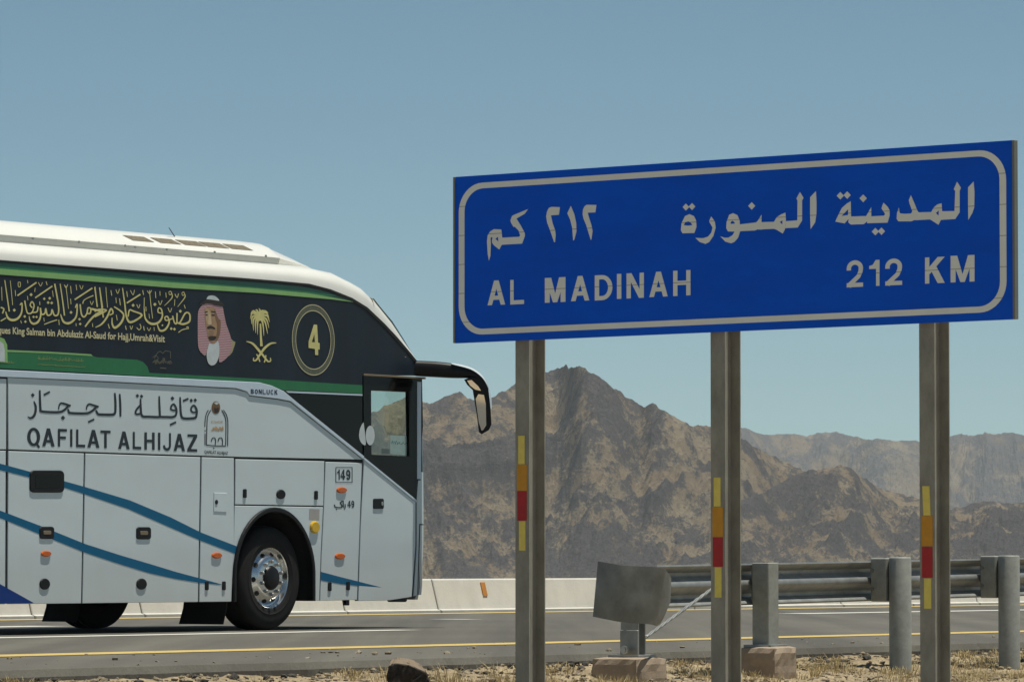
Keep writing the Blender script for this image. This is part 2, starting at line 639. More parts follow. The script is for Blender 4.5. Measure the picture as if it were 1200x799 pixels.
def box(name, c, ax, ay, az, m, parent=None, ch=0.004):
    """box from centre and three half-axis vectors, edges chamfered"""
    c, ax, ay, az = Vector(c), Vector(ax), Vector(ay), Vector(az)
    import bmesh
    bm = bmesh.new()
    bmesh.ops.create_cube(bm, size=2)
    la, lb, lc = ax.length, ay.length, az.length
    for v in bm.verts:
        v.co = Vector((v.co.x * la, v.co.y * lb, v.co.z * lc))
    if ch:
        bmesh.ops.bevel(bm, geom=list(bm.edges), offset=min(ch, 0.4 * min(la, lb, lc)), segments=1, affect='EDGES')
    ux, uy, uz_ = ax.normalized(), ay.normalized(), az.normalized()
    vs = [c + ux * v.co.x + uy * v.co.y + uz_ * v.co.z for v in bm.verts]
    fs = [[v.index for v in f.verts] for f in bm.faces]
    bm.free()
    return build(name, vs, fs, m, parent)


def tube(pts, r, n=10, cap=True):
    P = [Vector(p) for p in pts]
    rs = r if isinstance(r, (list, tuple)) else [r] * len(P)
    vs, fs = [], []
    for i, p in enumerate(P):
        t = (P[min(i + 1, len(P) - 1)] - P[max(i - 1, 0)]).normalized()
        a = t.cross(UP)
        if a.length < 1e-3:
            a = Vector((1, 0, 0))
        a.normalize()
        b = t.cross(a)
        for k in range(n):
            th = 2 * math.pi * k / n
            vs.append(p + a * (rs[i] * math.cos(th)) + b * (rs[i] * math.sin(th)))
    for i in range(len(P) - 1):
        for k in range(n):
            fs.append([i * n + k, i * n + (k + 1) % n, (i + 1) * n + (k + 1) % n, (i + 1) * n + k])
    if cap:
        fs.append(list(range(n))[::-1])
        fs.append([(len(P) - 1) * n + k for k in range(n)])
    return vs, fs


def grid_faces(r, c, off=0, wrap=False):
    fs = []
    for i in range(r - 1):
        for j in range(c - (0 if wrap else 1)):
            j2 = (j + 1) % c
            fs.append([off + i * c + j, off + i * c + j2, off + (i + 1) * c + j2, off + (i + 1) * c + j])
    return fs


# ------------------------------------------------------------------ noise for terrain
def vnoise(x, y, seed):
    xi, yi = np.floor(x).astype(np.int64), np.floor(y).astype(np.int64)
    xf, yf = x - xi, y - yi
    u, v = xf * xf * xf * (xf * (xf * 6 - 15) + 10), yf * yf * yf * (yf * (yf * 6 - 15) + 10)

    def h(a, b):
        k = (a * 374761393 + b * 668265263 + seed * 974711) & 0xFFFFFFFF
        k = ((k ^ (k >> 13)) * 1274126177) & 0xFFFFFFFF
        return ((k ^ (k >> 16)) & 0xFFFF) / 65535.0
    return (h(xi, yi) * (1 - u) + h(xi + 1, yi) * u) * (1 - v) + (h(xi, yi + 1) * (1 - u) + h(xi + 1, yi + 1) * u) * v


def fbm(x, y, octv, seed, gain=0.5, lac=2.07, ridged=False):
    s, a, t = 0, 1.0, 0
    for o in range(octv):
        k = vnoise(x, y, seed + o * 17)
        if ridged:
            k = (1 - np.abs(2 * k - 1)) ** 1.6
        s = s + a * k
        t += a
        a *= gain
        x, y = x * lac + 3.1, y * lac + 7.7
    return s / t


# ================================================================== SETTING
M0, M1 = -900.0, 9000.0


def sheet(name, prof, ms, m, kind='structure', parent=None, jitter=None):
    """a strip of ground: profile [(n, z)] carried along the road over the stations ms"""
    vs = []
    for mm in ms:
        for (nn, z) in prof:
            if jitter:
                z = z + jitter(mm, nn)
            vs.append(road_pt(mm, nn, z))
    o = build(name, vs, grid_faces(len(ms), len(prof)), m, parent, smooth=True)
    if kind and parent is None:
        o['kind'] = kind
    return o


EDGE = -20.35            # where the asphalt breaks off towards the verge
NB = -37.72              # foot of the far concrete barrier


def verge_z(n):
    return float(np.interp(n, [-21.0, EDGE - 0.02, EDGE + 0.06, EDGE + 0.5, -19.2, -17.5, -14, -8, 2, 40, 400],
                           [-0.10, -0.075, -0.10, -0.15, -0.225, -0.30, -0.55, -0.85, -0.93, -1.0, -1.5]))


prof = [(400, -1.7), (40, -1.2), (2, -1.12), (-8, -1.05), (-14, -0.75), (-17.5, -0.5), (-21, -0.4), (-38.3, -0.4), (-40, -0.9), (-60, -8), (-400, -9), (-3000, -9), (-6500, -9)]
sheet('ground', prof, [M0, -200, -50, 0, 50, 200, 1000, 3000, 6000, M1], MATS['soil'])

# the verge: a finely broken strip of soil between the asphalt and the photographer
vm = np.concatenate([np.linspace(-120, 12, 60), np.linspace(12.4, 46, 520), np.linspace(47, 220, 60)])
vn_ = np.concatenate([np.linspace(-20.95, -16.8, 84), np.linspace(-16.4, 20, 30)])
MM, NN = np.meshgrid(vm, vn_, indexing='ij')
ZZ = np.vectorize(verge_z)(NN)
inner = np.clip((NN - EDGE) / 0.25, 0, 1)
ZZ = ZZ + inner * (0.10 * (fbm(MM * 0.9, NN * 0.9, 3, 5) - 0.5) + 0.07 * (fbm(MM * 4, NN * 4, 3, 9) - 0.5) + 0.045 * (fbm(MM * 14, NN * 14, 2, 12) - 0.5))
vs = [road_pt(a, b, c) for a, b, c in zip(MM.ravel(), NN.ravel(), ZZ.ravel())]
vg = build('verge', vs, grid_faces(len(vm), len(vn_)), MATS['soil'], smooth=True)
tag(vg, kind='structure')

# road: one slab of asphalt with a ragged near edge
rm = np.concatenate([np.linspace(-300, 10, 60), np.linspace(10.2, 46, 700), np.linspace(47, 900, 90)])
edge_n = EDGE + 0.10 * (fbm(rm * 1.1, rm * 0, 3, 31) - 0.5) + 0.12 * (fbm(rm * 5.0, rm * 0, 3, 41) - 0.5)
rv, rf = [], []
for i, mm in enumerate(rm):
    e = float(edge_n[i])
    for (nn, z) in ((-38.25, 0.0), (e - 0.08, 0.0), (e - 0.02, -0.012), (e + 0.015, -0.06), (e + 0.02, -0.25)):
        rv.append(road_pt(mm, nn, z))
road = build('road', rv, grid_faces(len(rm), 5), MATS['asphalt'])
tag(road, kind='structure')


def line(name, n0, width, ms, m, z=0.004):
    vs = []
    for mm in ms:
        wob = 0.012 * (mnoise.noise(Vector((mm * 0.8, n0, 0))))
        vs += [road_pt(mm, n0 - width / 2 + wob, z), road_pt(mm, n0 + width / 2 + wob, z)]
    return build(name, vs, grid_faces(len(ms), 2), m, road)


def m_of(x, n):        # distance along the road where photo column x meets the line at offset n
    r = ray(x, 700)
    k = n / (r.x * N.x + r.y * N.y)
    return D.x * r.x * k + D.y * r.y * k


line('yellow_edge_line', -23.05, 0.52, np.linspace(-200, 600, 400), MATS['yellow_line'])
line('yellow_median_line', -37.2, 0.6, np.linspace(-200, 600, 400), MATS['yellow_line'])
ends = [(m_of(-420, -28.5), m_of(478, -28.5))]
for a, b in ends:
    line('white_lane_line', -28.5, 0.36, np.linspace(a, b, 60), MATS['white_line'])
for a, b in ((m_of(-300, -33.3), m_of(60, -33.3)), (m_of(524, -33.3), m_of(545, -33.3)), (m_of(925, -33.3), m_of(1290, -33.3))):
    line('white_lane_line', -33.3, 0.55, np.linspace(a, b, 40), MATS['white_line'])
line('white_lane_line', -28.5, 0.36, np.linspace(m_of(1330, -28.5), m_of(1600, -28.5), 40), MATS['white_line'])

# ------------------------------------------------------------------ mountains


def mountain(name, sky_px, cols, R, foot, rows, seed, m, spur=26.0, crag=1.0, zfoot=-9.5, back=True):
    px = np.array(cols, float)
    sy = np.interp(px, [a for a, _ in sky_px], [b for _, b in sky_px])
    T = np.linspace(0, 1, rows)
    if back:
        T = np.concatenate([T, [1.05, 1.15, 1.3]])
    P, TT = np.meshgrid(px, T)
    SY = np.meshgrid(sy, T)[0]
    xl = (P - CX) / F_PX * R                                     # metres across
    Rr = R * (1 + 0.05 * (fbm(P / 120, P * 0, 3, seed + 3) - 0.5) * 2)
    zr = CAM.z + np.sin(PITCH) * Rr * 0 + (658 - SY) / F_PX * Rr
    depth = Rr - foot
    Y = foot + depth * TT
    yy = depth * TT
    shape = np.where(TT <= 1, TT ** 1.15, 2 - TT ** 1.6)
    # spurs and gullies run downhill, leaning with the slope
    lean = xl + yy * 0.35 * np.sin(xl / 70.0 + seed)
    sp = fbm(lean / (spur * 2.2), yy / (spur * 4.5), 4, seed + 11, 0.5, ridged=True)
    sp2 = fbm(lean / (spur * 0.55), yy / (spur * 1.1), 4, seed + 23, 0.55, ridged=True)
    win = np.clip(TT * (1.02 - TT) * 4, 0, 1) ** 0.7
    H = (zr - zfoot)
    h = zfoot + H * shape + win * ((sp - 0.42) * 0.32 * H + (sp2 - 0.42) * 0.11 * H)
    cr = fbm(xl / 13.0, yy / 15.0, 4, seed + 31, 0.6, ridged=True)
    fine = fbm(xl / 4.2, yy / 5.5, 3, seed + 47, 0.6)
    h = h + crag * (np.clip(win + 0.22, 0, 1)) * ((cr - 0.45) * 3.4 + (fine - 0.5) * 4.2)
    q_ = R / 3000.0
    rock = 0.3 * (sp2 - 0.4) + 0.22 * (cr - 0.45) + 0.55 * (fbm(xl / (42.0 * q_), yy / (60.0 * q_), 3, seed + 71) - 0.5) + 0.8 * (fbm(xl / (11.0 * q_), yy / (15.0 * q_), 4, seed + 91, 0.6) - 0.5) + 0.3 * (sp - 0.42)
    X = (P - CX) / F_PX * Y
    vs = np.stack([X, Y, h], -1).reshape(-1, 3)
    nr, nc = P.shape
    o_me = bpy.data.meshes.new(name)
    idx = np.arange(nr * nc).reshape(nr, nc)
    fc = np.stack([idx[:-1, :-1], idx[:-1, 1:], idx[1:, 1:], idx[1:, :-1]], -1).reshape(-1, 4)
    base = np.array([np.mean(vs[:, 0]), np.mean(vs[:, 1]), zfoot])
    vs = vs - base
    o_me.vertices.add(len(vs))
    o_me.vertices.foreach_set('co', vs.astype(np.float32).ravel())
    o_me.loops.add(fc.size)
    o_me.loops.foreach_set('vertex_index', fc.astype(np.int32).ravel())
    o_me.polygons.add(len(fc))
    o_me.polygons.foreach_set('loop_start', np.arange(0, fc.size, 4, dtype=np.int32))
    o_me.polygons.foreach_set('use_smooth', np.zeros(len(fc), bool))
    o_me.update()
    o_me.validate()
    a = o_me.attributes.new('rock', 'FLOAT', 'POINT')
    a.data.foreach_set('value', rock.astype(np.float32).ravel())
    o_me.materials.append(m)
    o = bpy.data.objects.new(name, o_me)
    o.location = base
    COL.objects.link(o)
    return tag(o, kind='structure')


def cols(a, b, d0, d1, step=0.85, coarse=9):
    return np.unique(np.concatenate([np.arange(a, d0, coarse), np.arange(d0, d1, step), np.arange(d1, b, coarse)]))


SKY_A = [(-500, 660), (0, 600), (200, 548), (350, 512), (425, 488), (436, 482), (457, 472), (477, 464), (490, 468), (503, 473), (515, 468), (527, 463), (538, 459.5), (548, 464),
         (560, 469), (568, 468), (576, 465), (590, 458), (604, 449), (625, 440), (645, 433), (655, 431), (660, 428.5), (672, 428), (682, 429.5), (690, 436), (704, 445), (729, 461),
         (751, 475), (767, 478), (780, 485), (792, 491.5), (810, 501), (822, 500), (835, 502), (871, 515), (897, 530), (939, 551), (980, 572), (1040, 612), (1100, 655), (1150, 700)]
SKY_B = [(640, 700), (760, 650), (860, 590), (930, 562), (948, 553), (960, 552), (984, 545), (996, 549), (1012, 560), (1035, 574), (1060, 580), (1090, 590), (1115, 598), (1150, 588), (1185, 592),
         (1220, 585), (1300, 575), (1500, 600), (1700, 690)]
SKY_C = [(500, 640), (700, 560), (800, 515), (850, 504), (871, 504), (900, 507), (927, 506), (940, 508), (966, 508), (985, 510), (1008, 515), (1030, 518), (1050, 520), (1075, 520), (1095, 517), (1118, 512), (1140, 509),
         (1158, 507.5), (1180, 508), (1200, 511), (1260, 505), (1400, 520), (1700, 600)]
mountain('mountain', SKY_A, cols(-500, 1150, 425, 1130), 3000, 2740, 330, 3, MATS['mountain'])
mountain('foothill', SKY_B, cols(640, 1700, 800, 1215), 2900, 2700, 190, 21, MATS['mountain'], spur=22)
mountain('far_ridge', SKY_C, cols(500, 1700, 840, 1215), 7500, 6900, 200, 40, MATS['far_ridge'], spur=105, crag=1.6)

# ================================================================== CONCRETE BARRIER
BL = 2.06
BH = 0.447
b_end0 = m_of(514, NB)
bp = [(-0.05, 0.0), (-0.05, 0.035), (0.0, 0.05), (0.105, BH - 0.018), (0.125, BH), (0.26, BH), (0.275, BH - 0.02), (0.39, 0.0)]
proto = None
pm = b_end0 % BL
k0, k1 = -7, 10
for k in range(k0, k1):
    a = b_end0 + k * BL + 0.012
    b = a + BL - 0.024
    if proto is None:
        vs = [road_pt(mm, NB - nn, z) for mm in (a, a + 0.012, b - 0.012, b) for (nn, z) in bp]
        for i in range(len(bp)):                       # slightly chamfered ends
            for s in (0, 3):
                v = vs[s * len(bp) + i]
                vs[s * len(bp) + i] = v + N * (-0.008 if i < 4 else 0.008) - UP * (0.008 if 3 <= i <= 5 else 0)
        fs = grid_faces(4, len(bp)) + [list(range(len(bp)))[::-1], [3 * len(bp) + i for i in range(len(bp))]]
        o = build('concrete_barrier', vs, fs, MATS['barrier'])
        proto, p_loc, p_k = o, o.location.copy(), k
    else:
        o = proto.copy()
        COL.objects.link(o)
        o.location = p_loc + D * ((k - p_k) * BL)
    ordn = ['', 'first', 'second', 'third', 'fourth', 'fifth', 'sixth', 'seventh', 'eighth', 'ninth', 'tenth', 'eleventh', 'twelfth', 'thirteenth', 'fourteenth', 'fifteenth', 'sixteenth', 'seventeenth'][abs(k)]
    tag(o, 'low pale concrete barrier segment, %s to the %s of the orange reflector' % (ordn, 'right' if k > 0 else 'left'), 'barrier', 'concrete barrier segments')
    if k == 0:
        o['label'] = 'pale concrete barrier segment with an orange reflector, right of the bus front'
        p1 = hit(569.2, 682, road_pt(0, NB, 0), N)
        p2 = hit(574.2, 698, road_pt(0, NB, 0), N)
        zc_ = (p1.z + p2.z) / 2
        c = (p1 + p2) / 2 - N * (0.105 * (zc_ - 0.05) / (BH - 0.068) - 0.006)
        box('reflector', c, D * ((p2 - p1).dot(D) / 2), (N + UP * 0.27).normalized() * 0.008, (UP - N * 0.27) * ((p1.z - p2.z) / 2), ORANGE_M, o, 0.002)

# ================================================================== ROAD SIGN
SIGN_P = at(1186, 374, 29.5)          # well behind the guardrail, nearer to the photographer
SIGN_OFF = 0.0


def sg(x, y, off=0.0):
    return hit(x, y, SIGN_P - D * off, D)


sign_c = sg(860, 388)
SIGN = empty('road_sign', (sign_c.x, sign_c.y, -0.42))
tag(SIGN, 'large blue road sign with white Arabic and English lettering on three steel posts', 'road sign')
q = [sg(534, 207.5), sg(1186, 164.5), sg(1187, 374), sg(534, 402)]
back = [p + D * 0.035 for p in q]
build('panel', q + back, [[0, 1, 2, 3], [7, 6, 5, 4], [0, 4, 5, 1], [1, 5, 6, 2], [2, 6, 7, 3], [3, 7, 4, 0]], BLUE, SIGN)
# aluminium edge strips, the right one shows
ex = (q[1] - q[0]).normalized()
ey = (q[1] - q[2]).normalized()
for (p_top, p_bot, s) in ((q[1], q[2], 1), (q[0], q[3], -1)):
    c = (p_top + p_bot) / 2 + ex * (s * 0.0095) + D * 0.016
    box('edge_strip', c, ex * 0.008, D * 0.022, (p_top - p_bot) / 2, BACKST, SIGN, 0.002)
# horizontal stiffeners behind the panel
for t in (0.2, 0.5, 0.8):
    a, b = q[0].lerp(q[3], t), q[1].lerp(q[2], t)
    box('stiffener', (a + b) / 2 + D * 0.058, (b - a) * 0.49, D * 0.022, UP * 0.03, GALV, SIGN, 0.002)

SHEET = MATS['sheet']


def sgp(x, y):
    return sg(x, y, 0.003)


# border with rounded corners: traced in the plane of the sign, metres from its lower left corner


def sloc(a, b, off=0.0):
    return q[3] + ex * a + ey * b - D * off


SW, SH = (q[1] - q[0]).length, (q[0] - q[3]).length
o_in = 0.048
ob = rrect(0.026, o_in, SW - 0.040, SH - o_in, 0.184, 10)
ib = rrect(0.026 + 0.0455, o_in + 0.037, SW - 0.040 - 0.0455, SH - o_in - 0.037, 0.145, 10)
decal('border', [ob], [ib], lambda a, b: sloc(a, b, 0.003), SHEET, SIGN)


def zone(x0, y0, s):
    return lambda pts: [(x0 + a / s, y0 + b / s) for a, b in pts]


zA, zB, zC = zone(970, 195, 6.6667), zone(790, 215, 6.6667), zone(560, 230, 8.0)
ar1 = [[(1140, 118), (1147, 200), (1145, 320), (1130, 365), (1098, 420), (1096, 300), (1096, 165)],
       [(1010, 120), (1041, 168), (1031, 192), (1031, 360), (996, 412), (878, 419), (888, 351), (990, 349), (996, 192), (984, 180)],
       [(890, 288), (894, 352), (884, 420), (865, 457), (800, 415), (690, 421), (690, 360), (808, 357), (828, 322), (855, 298)],
       [(650, 225), (680, 295), (700, 345), (712, 362), (712, 420), (690, 420), (672, 421), (655, 430), (552, 430), (538, 410), (541, 365), (556, 322), (563, 366), (600, 371), (650, 368), (661, 352), (640, 295), (633, 265)],
       [(436, 283), (470, 318), (484, 345), (484, 385), (468, 440), (306, 445), (318, 392), (440, 385), (448, 372), (420, 330), (424, 312)],
       [(340, 318), (341, 440), (305, 432), (282, 452), (180, 455), (160, 438), (166, 395), (180, 392), (300, 388), (315, 362)],
       [(180, 272), (183, 400), (160, 415), (132, 446), (58, 432), (80, 385), (110, 325), (150, 290)]]
ar1h = [[(868, 345), (845, 365), (866, 385)], [(160, 335), (158, 380), (108, 388)]]
ar1d = [diamond(98, 230, 30), diamond(152, 225, 30), diamond(277, 250, 31), diamond(372, 510, 30), diamond(420, 507, 30)]
decal('arabic_lettering', [zA(p) for p in ar1 + ar1d], [zA(p) for p in ar1h], sgp, SHEET, SIGN)
ar2 = [[(1108, 60), (1113, 150), (1112, 240), (1102, 305), (1066, 357), (1062, 240), (1062, 108)],
       [(983, 66), (1011, 113), (1000, 135), (1000, 290), (966, 345), (868, 350), (875, 295), (962, 288), (964, 135), (955, 118)],
       [(870, 228), (874, 300), (866, 360), (848, 392), (800, 362), (780, 355), (655, 361), (660, 303), (780, 300), (800, 265), (838, 240)],
       [(683, 243), (682, 362), (655, 358), (632, 368), (510, 374), (510, 320), (640, 305), (655, 290)],
       [(460, 232), (495, 248), (512, 290), (516, 375), (500, 425), (470, 458), (445, 468), (400, 455), (360, 413), (395, 424), (425, 423), (455, 405), (472, 377), (420, 375), (407, 350), (410, 300), (430, 245)],
       [(290, 257), (318, 298), (325, 345), (307, 410), (275, 458), (245, 473), (200, 458), (165, 425), (225, 428), (265, 415), (290, 385), (300, 345), (272, 295)],
       [(120, 240), (155, 255), (172, 290), (175, 340), (158, 388), (65, 390), (52, 365), (58, 310), (85, 255)]]
ar2h = [[(846, 288), (825, 303), (846, 320)], [(456, 291), (470, 302), (475, 314), (440, 316), (443, 301)], [(75, 326), (88, 303), (113, 297), (132, 309), (142, 326), (108, 330)]]
ar2d = [diamond(92, 185, 28), diamond(140, 181, 28), diamond(606, 176, 30)]
decal('arabic_lettering', [zB(p) for p in ar2 + ar2d], [zB(p) for p in ar2h], sgp, SHEET, SIGN)
ar3 = [[(1112, 82), (1102, 152), (1030, 155), (1045, 210), (1065, 270), (1076, 325), (1065, 405), (1058, 410), (1015, 270), (990, 210), (982, 170), (985, 125), (1000, 95), (1020, 80)],
       [(872, 90), (905, 170), (922, 250), (925, 330), (905, 405), (893, 418), (885, 300), (865, 220), (838, 160)],
       [(770, 103), (760, 175), (685, 180), (700, 250), (725, 320), (730, 365), (724, 430), (715, 432), (680, 330), (650, 250), (640, 190), (648, 145), (665, 110), (690, 100)]]
decal('arabic_numerals', [zC(p) for p in ar3], [], sgp, SHEET, SIGN)
ar4 = [[(472, 120), (440, 165), (362, 210), (400, 270), (440, 345), (442, 370), (415, 445), (222, 455), (226, 388), (388, 380), (396, 365), (380, 320), (345, 285), (335, 290), (308, 245), (305, 225), (320, 185), (345, 172)],
       [(220, 312), (229, 390), (226, 455), (200, 500), (150, 460), (132, 435), (132, 410), (138, 388), (130, 382), (119, 392), (122, 440), (118, 560), (103, 605), (92, 540), (85, 420), (92, 365), (115, 330), (150, 308)]]
decal('arabic_lettering', [zC(p) for p in ar4], [zC([(188, 380), (165, 400), (192, 425)])], sgp, SHEET, SIGN)


# ---- block capitals and numerals, drawn in a unit box; tw / th are stem widths as fractions of width / height
def arcp(cx, cy, rx, ry, a0, a1, n=12):
    return [(cx + rx * math.cos(rad(a0 + (a1 - a0) * i / n)), cy + ry * math.sin(rad(a0 + (a1 - a0) * i / n))) for i in range(n + 1)]


def ast(pts, tw, th):
    """stroke whose thickness is tw across and th up"""
    n = len(pts)
    L, R = [], []
    k = tw / th
    for i in range(n):
        a, b = pts[max(i - 1, 0)], pts[min(i + 1, n - 1)]
        tx, ty = (b[0] - a[0]) / k, (b[1] - a[1])
        l = math.hypot(tx, ty) or 1
        nx, ny = -ty / l, tx / l
        L.append((pts[i][0] + nx * tw / 2, pts[i][1] + ny * th / 2))
        R.append((pts[i][0] - nx * tw / 2, pts[i][1] - ny * th / 2))
    return L + R[::-1]


def glyph(ch, w, h):
    R = lambda x0, y0, x1, y1: [(x0, y0), (x1, y0), (x1, y1), (x0, y1)]
    if ch == 'A':
        return [[(0, 0), (w * 1.02, 0), (.5 + w * .52, 1), (.5 - w * .52, 1)], [(1 - w * 1.02, 0), (1, 0), (.5 + w * .52, 1), (.5 - w * .52, 1)], R(.2, .21, .8, .21 + h)], []
    if ch == 'L':
        return [R(0, 0, w, 1), R(0, 0, 1, h)], []
    if ch == 'M':
        return [R(0, 0, w * .95, 1), R(1 - w * .95, 0, 1, 1), [(0, 1), (w * 1.25, 1), (.5 + w * .42, 0), (.5 - w * .42, 0)], [(1 - w * 1.25, 1), (1, 1), (.5 + w * .42, 0), (.5 - w * .42, 0)]], []
    if ch == 'N':
        return [R(0, 0, w, 1), R(1 - w, 0, 1, 1), [(0, 1), (w * 1.15, 1), (1, 0), (1 - w * 1.15, 0)]], []
    if ch == 'H':
        return [R(0, 0, w, 1), R(1 - w, 0, 1, 1), R(0, .5 - h * .45, 1, .5 + h * .55)], []
    if ch == 'I':
        return [R(0, 0, 1, 1)], []
    if ch == 'D':
        return [[(0, 0), (.42, 0)] + arcp(.42, .5, .58, .5, -90, 90, 14) + [(0, 1)]], [[(w, h), (.42, h)] + arcp(.42, .5, .58 - w, .5 - h, -90, 90, 14) + [(w, 1 - h)]]
    if ch == 'K':
        return [R(0, 0, w, 1), [(w * .6, .27), (1, 1), (.64, 1), (w * .6, .56)][::-1], [(.30, .50), (.52, .72), (1, 0), (.64, 0)][::-1]], []
    if ch == 'F':
        return [R(0, 0, w, 1), R(0, 1 - h, 1, 1), R(0, .5 - h * .5, .88, .5 + h * .5)], []
    if ch == 'T':
        return [R(.5 - w / 2, 0, .5 + w / 2, 1), R(0, 1 - h, 1, 1)], []
    if ch == 'J':
        return [[(1 - w, .3), (1, .3), (1, 1), (1 - w, 1)], ast(arcp(.5, .31, .5 - w / 2, .31 - h / 2, 0, -180, 14), w, h)], []
    if ch == 'Z':
        return [R(0.02, 1 - h, 1, 1), R(0, 0, 1, h), [(0, h * .9), (0, h * .6), (w * 1.2, h * .6), (1, 1 - h), (1, 1 - h * .7), (1 - w * 1.25, 1 - h * .7)]], []
    if ch == 'Q':
        return [disc((.5, .5), .5, .5, 28), [(.50, .22), (.62, .34), (1.0, -.02), (.88, -.10)][::-1]], [disc((.5, .5), .5 - w, .5 - h, 28)]
    if ch == 'O':
        return [disc((.5, .5), .5, .5, 24)], [disc((.5, .5), .5 - w, .5 - h, 24)]
    if ch == 'B':
        return [R(0, 0, w, 1), ast([(0, h / 2), (.55, h / 2)] + arcp(.55, .27, .45 - w / 2, .27 - h / 2, -90, 90, 8) + [(0, .54 - h / 2)], w, h), ast([(0, .54 - h / 2), (.5, .54 - h / 2)] + arcp(.5, .75, .44 - w / 2, .25 - h / 2, -90, 90, 8) + [(0, 1 - h / 2)], w, h)], []
    if ch == 'U':
        return [ast([(w / 2, 1), (w / 2, .35)] + arcp(.5, .33, .5 - w / 2, .33 - h / 2, 180, 360, 10) + [(1 - w / 2, 1)], w, h)], []
    if ch == 'C':
        return [ast(arcp(.5, .5, .5 - w / 2, .5 - h / 2, 45, 315, 18), w, h)], []
    if ch == '1':
        return [R(1 - w * 1.25, 0, 1, 1), [(0, .66), (0, .78), (.35, .82), (.62, 1), (1, 1), (1, .66)][::-1]], []
    if ch == '2':
        return [ast([(w * .5, .63), (w * .5, .68)] + arcp(.5, .70, .5 - w / 2, .30 - h / 2, 180, 0, 12) + [(1 - w * .58, .58), (.72, .40), (w * .7, .10), (w * .55, 0)], w, h * 1.05), R(0, 0, 1, h)], []
    if ch == '4':
        return [[(0, .22), (0, .40), (.55, 1), (.80, 1), (.80, 0), (.80 - w, 0), (.80 - w, .22)], R(0, .22, 1, .22 + h)], [[(.20, .22 + h), (.80 - w, .22 + h), (.80 - w, .76)]]
    if ch == '9':
        return [disc((.5, .68), .5, .32, 20), ast([(1 - w / 2, .66), (1 - w / 2, .40)] + arcp(.5, .32, .5 - w / 2, .32 - h / 2, 0, -155, 12), w, h)], [disc((.5, .68), .5 - w, .32 - h, 20)]
    return [], []


def row(chars, slope, w, h, place):
    """chars: (letter, x0, x1, ytop at x0, ybase at x0) in photo pixels -> polygons, holes"""
    P, H = [], []
    for ch, x0, x1, yt, yb in chars:
        ps, hs = glyph(ch, w, h)
        f = lambda p: [(x0 + a * (x1 - x0), yb + (yt - yb) * b + slope * a * (x1 - x0)) for a, b in p]
        P += [f(p) for p in ps]
        H += [f(p) for p in hs]
    return P, H


def rowz(x0, y0, s, items):
    return [(c, x0 + a / s, x0 + b / s, y0 + t / s, y0 + bt / s) for c, a, b, t, bt in items]


mad = rowz(560, 300, 4.615, [('A', 52, 148, 134, 267), ('L', 175, 250, 130, 263), ('M', 362, 474, 119, 253), ('A', 503, 603, 110, 245), ('D', 632, 728, 105, 241), ('I', 752, 776, 97, 232), ('N', 804, 898, 94, 230), ('A', 927, 1027, 87, 223), ('H', 1056, 1150, 80, 217)])
for word in (mad[:2], mad[2:]):
    P, H = row(word, -0.05, 0.25, 0.17, sgp)
    decal('english_lettering', P, H, sgp, SHEET, SIGN)
P, H = row(rowz(980, 290, 7.06, [('2', 86, 222, 110, 331), ('1', 272, 358, 106, 321), ('2', 405, 545, 96, 316)]), -0.05, 0.27, 0.16, sgp)
decal('english_numerals', P, H, sgp, SHEET, SIGN)
P, H = row(rowz(980, 290, 7.06, [('K', 734, 898, 83, 300), ('M', 946, 1144, 70, 290)]), -0.045, 0.22, 0.17, sgp)
decal('english_lettering', P, H, sgp, SHEET, SIGN)

# posts: H-sections behind the panel, flanges square to the traffic
FL, FR, FD, TF = 0.040, 0.066, 0.184, 0.009        # flange left and right of the web, depth, thickness
for i, (xl, marks) in enumerate(((604.0, (510, 544, 575, 610, 645)), (833.0, (559, 593.5, 629, 664, 700)), (1077.8, (569, 604, 640, 677, 713)))):
    p = hit(xl, 600, SIGN_P + D * 0.082, D)
    base = Vector((p.x, p.y, 0)) + N * FL                    # web line on the near flange
    z0, z1 = -0.75, 2.95
    # cross-section of the H in (n, d) metres from the middle of the near flange's face
    sec = [(-FL, 0), (FR, 0), (FR, TF), (0.004, TF), (0.004, FD - TF), (FR, FD - TF), (FR, FD), (-FL, FD), (-FL, FD - TF), (-0.004, FD - TF), (-0.004, TF), (-FL, TF)]
    vs = [base + N * a + D * b + UP * z for z in (z0, z1) for a, b in sec]
    n = len(sec)
    fs = [[k, (k + 1) % n, n + (k + 1) % n, n + k] for k in range(n)]
    fs += [[0, 1, 2, 3, 10, 11], [3, 4, 9, 10], [4, 5, 6, 7, 8, 9]]
    fs += [[n + k for k in f][::-1] for f in ([0, 1, 2, 3, 10, 11], [3, 4, 9, 10], [4, 5, 6, 7, 8, 9])]
    post = build('post', vs, fs, GALVP, SIGN)
    # reflective strips taped on the near flange
    def zof(y):
        return hit(xl + 8, y, base, D).z
    zs = [zof(y) for y in marks]
    tilt = (0.0, 0.0, -0.022)[i]
    for (za, zb, wd, m_, nm, dx) in ((zs[0], zs[1], 0.049, YEL_R, 'yellow_strip', .004), (zs[1], zs[2], 0.077, ORA_R, 'amber_strip', .008), (zs[2], zs[3], 0.072, RED_R, 'red_strip', .008), (zs[3], zs[4], 0.049, YEL_R, 'yellow_strip', .010)):
        c = base + N * (dx + 0.004) + UP * ((za + zb) / 2) - D * 0.0015
        tl = tilt if nm == 'yellow_strip' and za == zs[0] else 0
        box(nm, c, N * (wd / 2), D * 0.0015, (UP + N * tl * 2) * ((za - zb) / 2 - 0.0015), m_, post, 0)

# ================================================================== GUARDRAIL
GN = -19.68
GR = empty('guardrail', road_pt(m_of(1000, -19.6), -19.6, -0.2))
tag(GR, 'galvanised steel guardrail with flared end plate, behind the blue sign', 'guardrail')


